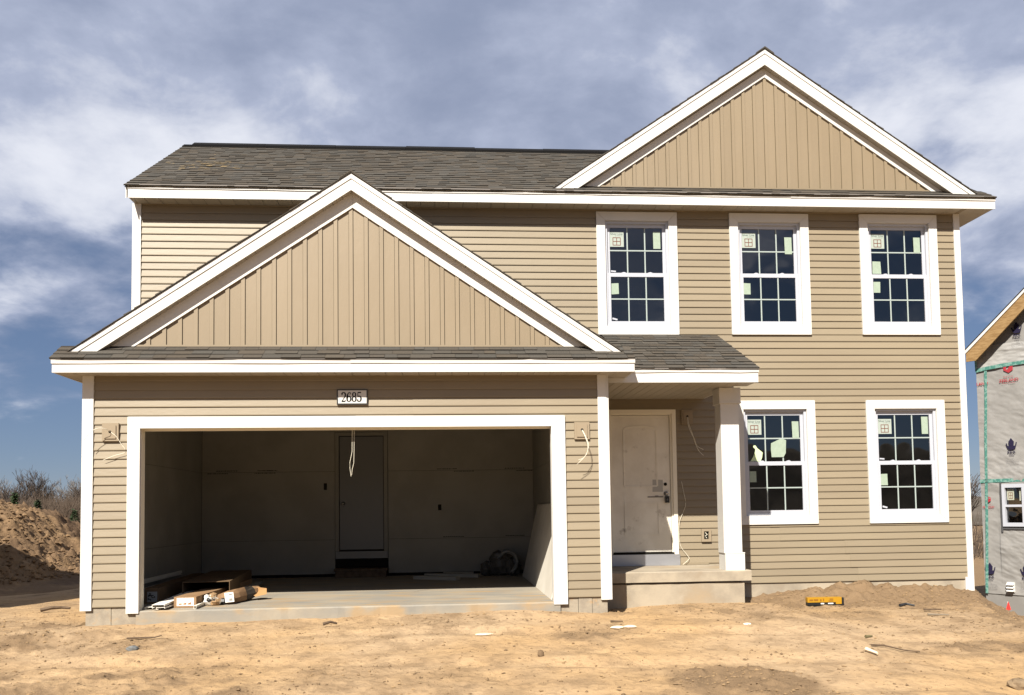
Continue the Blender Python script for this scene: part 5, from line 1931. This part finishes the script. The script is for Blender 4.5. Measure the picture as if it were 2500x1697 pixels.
TB = [(-35.3, 70, 5.2, 'leafless grey tree at the left picture edge behind the dirt pile', BARKP),
      (-34.0, 66, 4.6, 'leafless brown scrub tree behind the crest of the dirt pile', BARK),
      (-33.0, 74, 5.6, 'tall leafless brown tree left of the tallest one', BARK),
      (-31.6, 70, 6.1, 'tallest leafless brown tree on the left horizon', BARK),
      (-30.9, 64, 5.0, 'leafless brown tree just right of the tallest one', BARK),
      (-30.1, 78, 5.9, 'pale leafless tree in the middle of the left horizon', BARKP),
      (-29.1, 72, 5.5, 'pale thin leafless tree right of the middle of the left horizon', BARKP),
      (-28.2, 76, 5.6, 'pale leafless tree second from the garage corner', BARKP),
      (-27.0, 70, 5.2, 'dark leafless tree right beside the garage corner', BARK),
      (-26.2, 68, 4.6, 'leafless tree half hidden by the garage corner', BARK)]
for x, y, h, lab, m in TB:
    bare_tree(x, y, h, lab, m, 7)
bare_tree(31.2, 34, 5.2, 'bare tree seen in the gap between the two houses', BARK, 4)
bare_tree(30.2, 37, 4.6, 'second bare tree in the gap between the two houses', BARKP, 3)


def evergreen(x, y, h, r, label, z0=None):
    z0 = gz(x, y) if z0 is None else z0
    t = thing('evergreen_tree', (x, y, z0), label, 'tree', 'young evergreens behind the dirt pile')
    MB().tube([(x, y, z0 - .1), (x, y, z0 + h)], .05, 5, r1=.01).build('trunk', BARK, t)
    b = MB()
    k = 0
    while k < 900:
        f = rt.random() ** 1.2
        zz = z0 + h * (.06 + .94 * f)
        rr = r * (1 - f) * rt.uniform(.35, 1.1) + .03
        a = rt.uniform(0, 6.28)
        c = Vector((x + rr * math.cos(a), y + rr * math.sin(a), zz - rr * .25 + rt.uniform(-.05, .05)))
        ln = rt.uniform(.08, .2) * (h / 2.5)
        d = Vector((math.cos(a), math.sin(a), rt.uniform(-.5, .3))).normalized() * ln
        s = d.cross(Vector((rt.uniform(-1, 1), rt.uniform(-1, 1), 1))).normalized() * ln * .3
        b.face([c - s, c + d, c + s, c - d * .3])
        k += 1
    b.build('crown', NEEDLE, t)


evergreen(-13.83, 28, 2.35, .30, 'thin dark evergreen sticking up left behind the pile', -.3)
evergreen(-12.87, 28, 2.05, .42, 'dark evergreen in the middle behind the pile', -.3)
evergreen(-11.38, 28, 1.62, .52, 'bright green young evergreen close to the garage corner', -.3)

# brush: dense thin stems under the trees, nobody could count them
b = MB()
for k in range(26000):
    x = rt.uniform(-40, -22); y = rt.uniform(54, 82)
    h = rt.uniform(1.0, 2.9) * (1.0 if rt.random() < .9 else 1.3)
    z0 = -.35
    dx, dy = rt.gauss(0, .6) * h, rt.gauss(0, .3) * h
    w = rt.uniform(.03, .075)
    b.face([(x - w, y, z0), (x + w, y, z0), (x + dx + .004, y + dy, z0 + h), (x + dx - .004, y + dy, z0 + h)])
for k in range(900):
    x = rt.uniform(27, 36); y = rt.uniform(31, 46)
    h = rt.uniform(.8, 2.6); z0 = -1.7
    w = rt.uniform(.012, .03)
    dx = rt.gauss(0, .25) * h
    b.face([(x - w, y, z0), (x + w, y, z0), (x + dx + .004, y, z0 + h), (x + dx - .004, y, z0 + h)])
o = b.build('undergrowth', mat('brush_brown', (.085, .064, .05), .95, .05, col2=(.13, .10, .078), scale=.6), kind='stuff')
tag(o, 'tangle of bare brown brush below the trees', 'brush')
# far wooded rise behind the brush
far = grid_object('hill', np.arange(-200, 200, 2.5), np.arange(95, 190, 2.5), lambda x, y: -1.6 + 3.6 * sstep(95, 125, y) + 1.3 * fbm(x, y, .12, 4) + .9 * fbm(x, y, .6, 3), mat('far_scrub', (.12, .105, .085), .95, .05, col2=(.17, .145, .12), scale=.4))
far['kind'] = 'structure'
far2 = grid_object('hill', np.arange(-160, 160, 2.0), np.arange(-110, -60, 2.0), lambda x, y: -1.0 + 8.0 * sstep(-62, -80, y) + 2.2 * fbm(x, y, .12, 4) + 1.6 * fbm(x, y, .5, 3), MATS['far_scrub'])
far2['kind'] = 'structure'

# grass patch between the two houses
b = MB()
for k in range(5200):
    x = rt.uniform(12.6, 20.0); y = rt.uniform(3.5, 14)
    if x > 4.2 + .637 * (y + 10.66) + .15:
        continue
    z = gz(x, y)
    h = rt.uniform(.04, .12); a = rt.uniform(0, 3.14)
    dx, dy = math.cos(a) * .012, math.sin(a) * .012
    l = rt.gauss(0, .04)
    b.face([(x - dx, y - dy, z - .01), (x + dx, y + dy, z - .01), (x + l, y + l, z + h)])
o = b.build('grass', GRASS, kind='stuff')
tag(o, 'rough green grass strip between the two houses', 'grass')
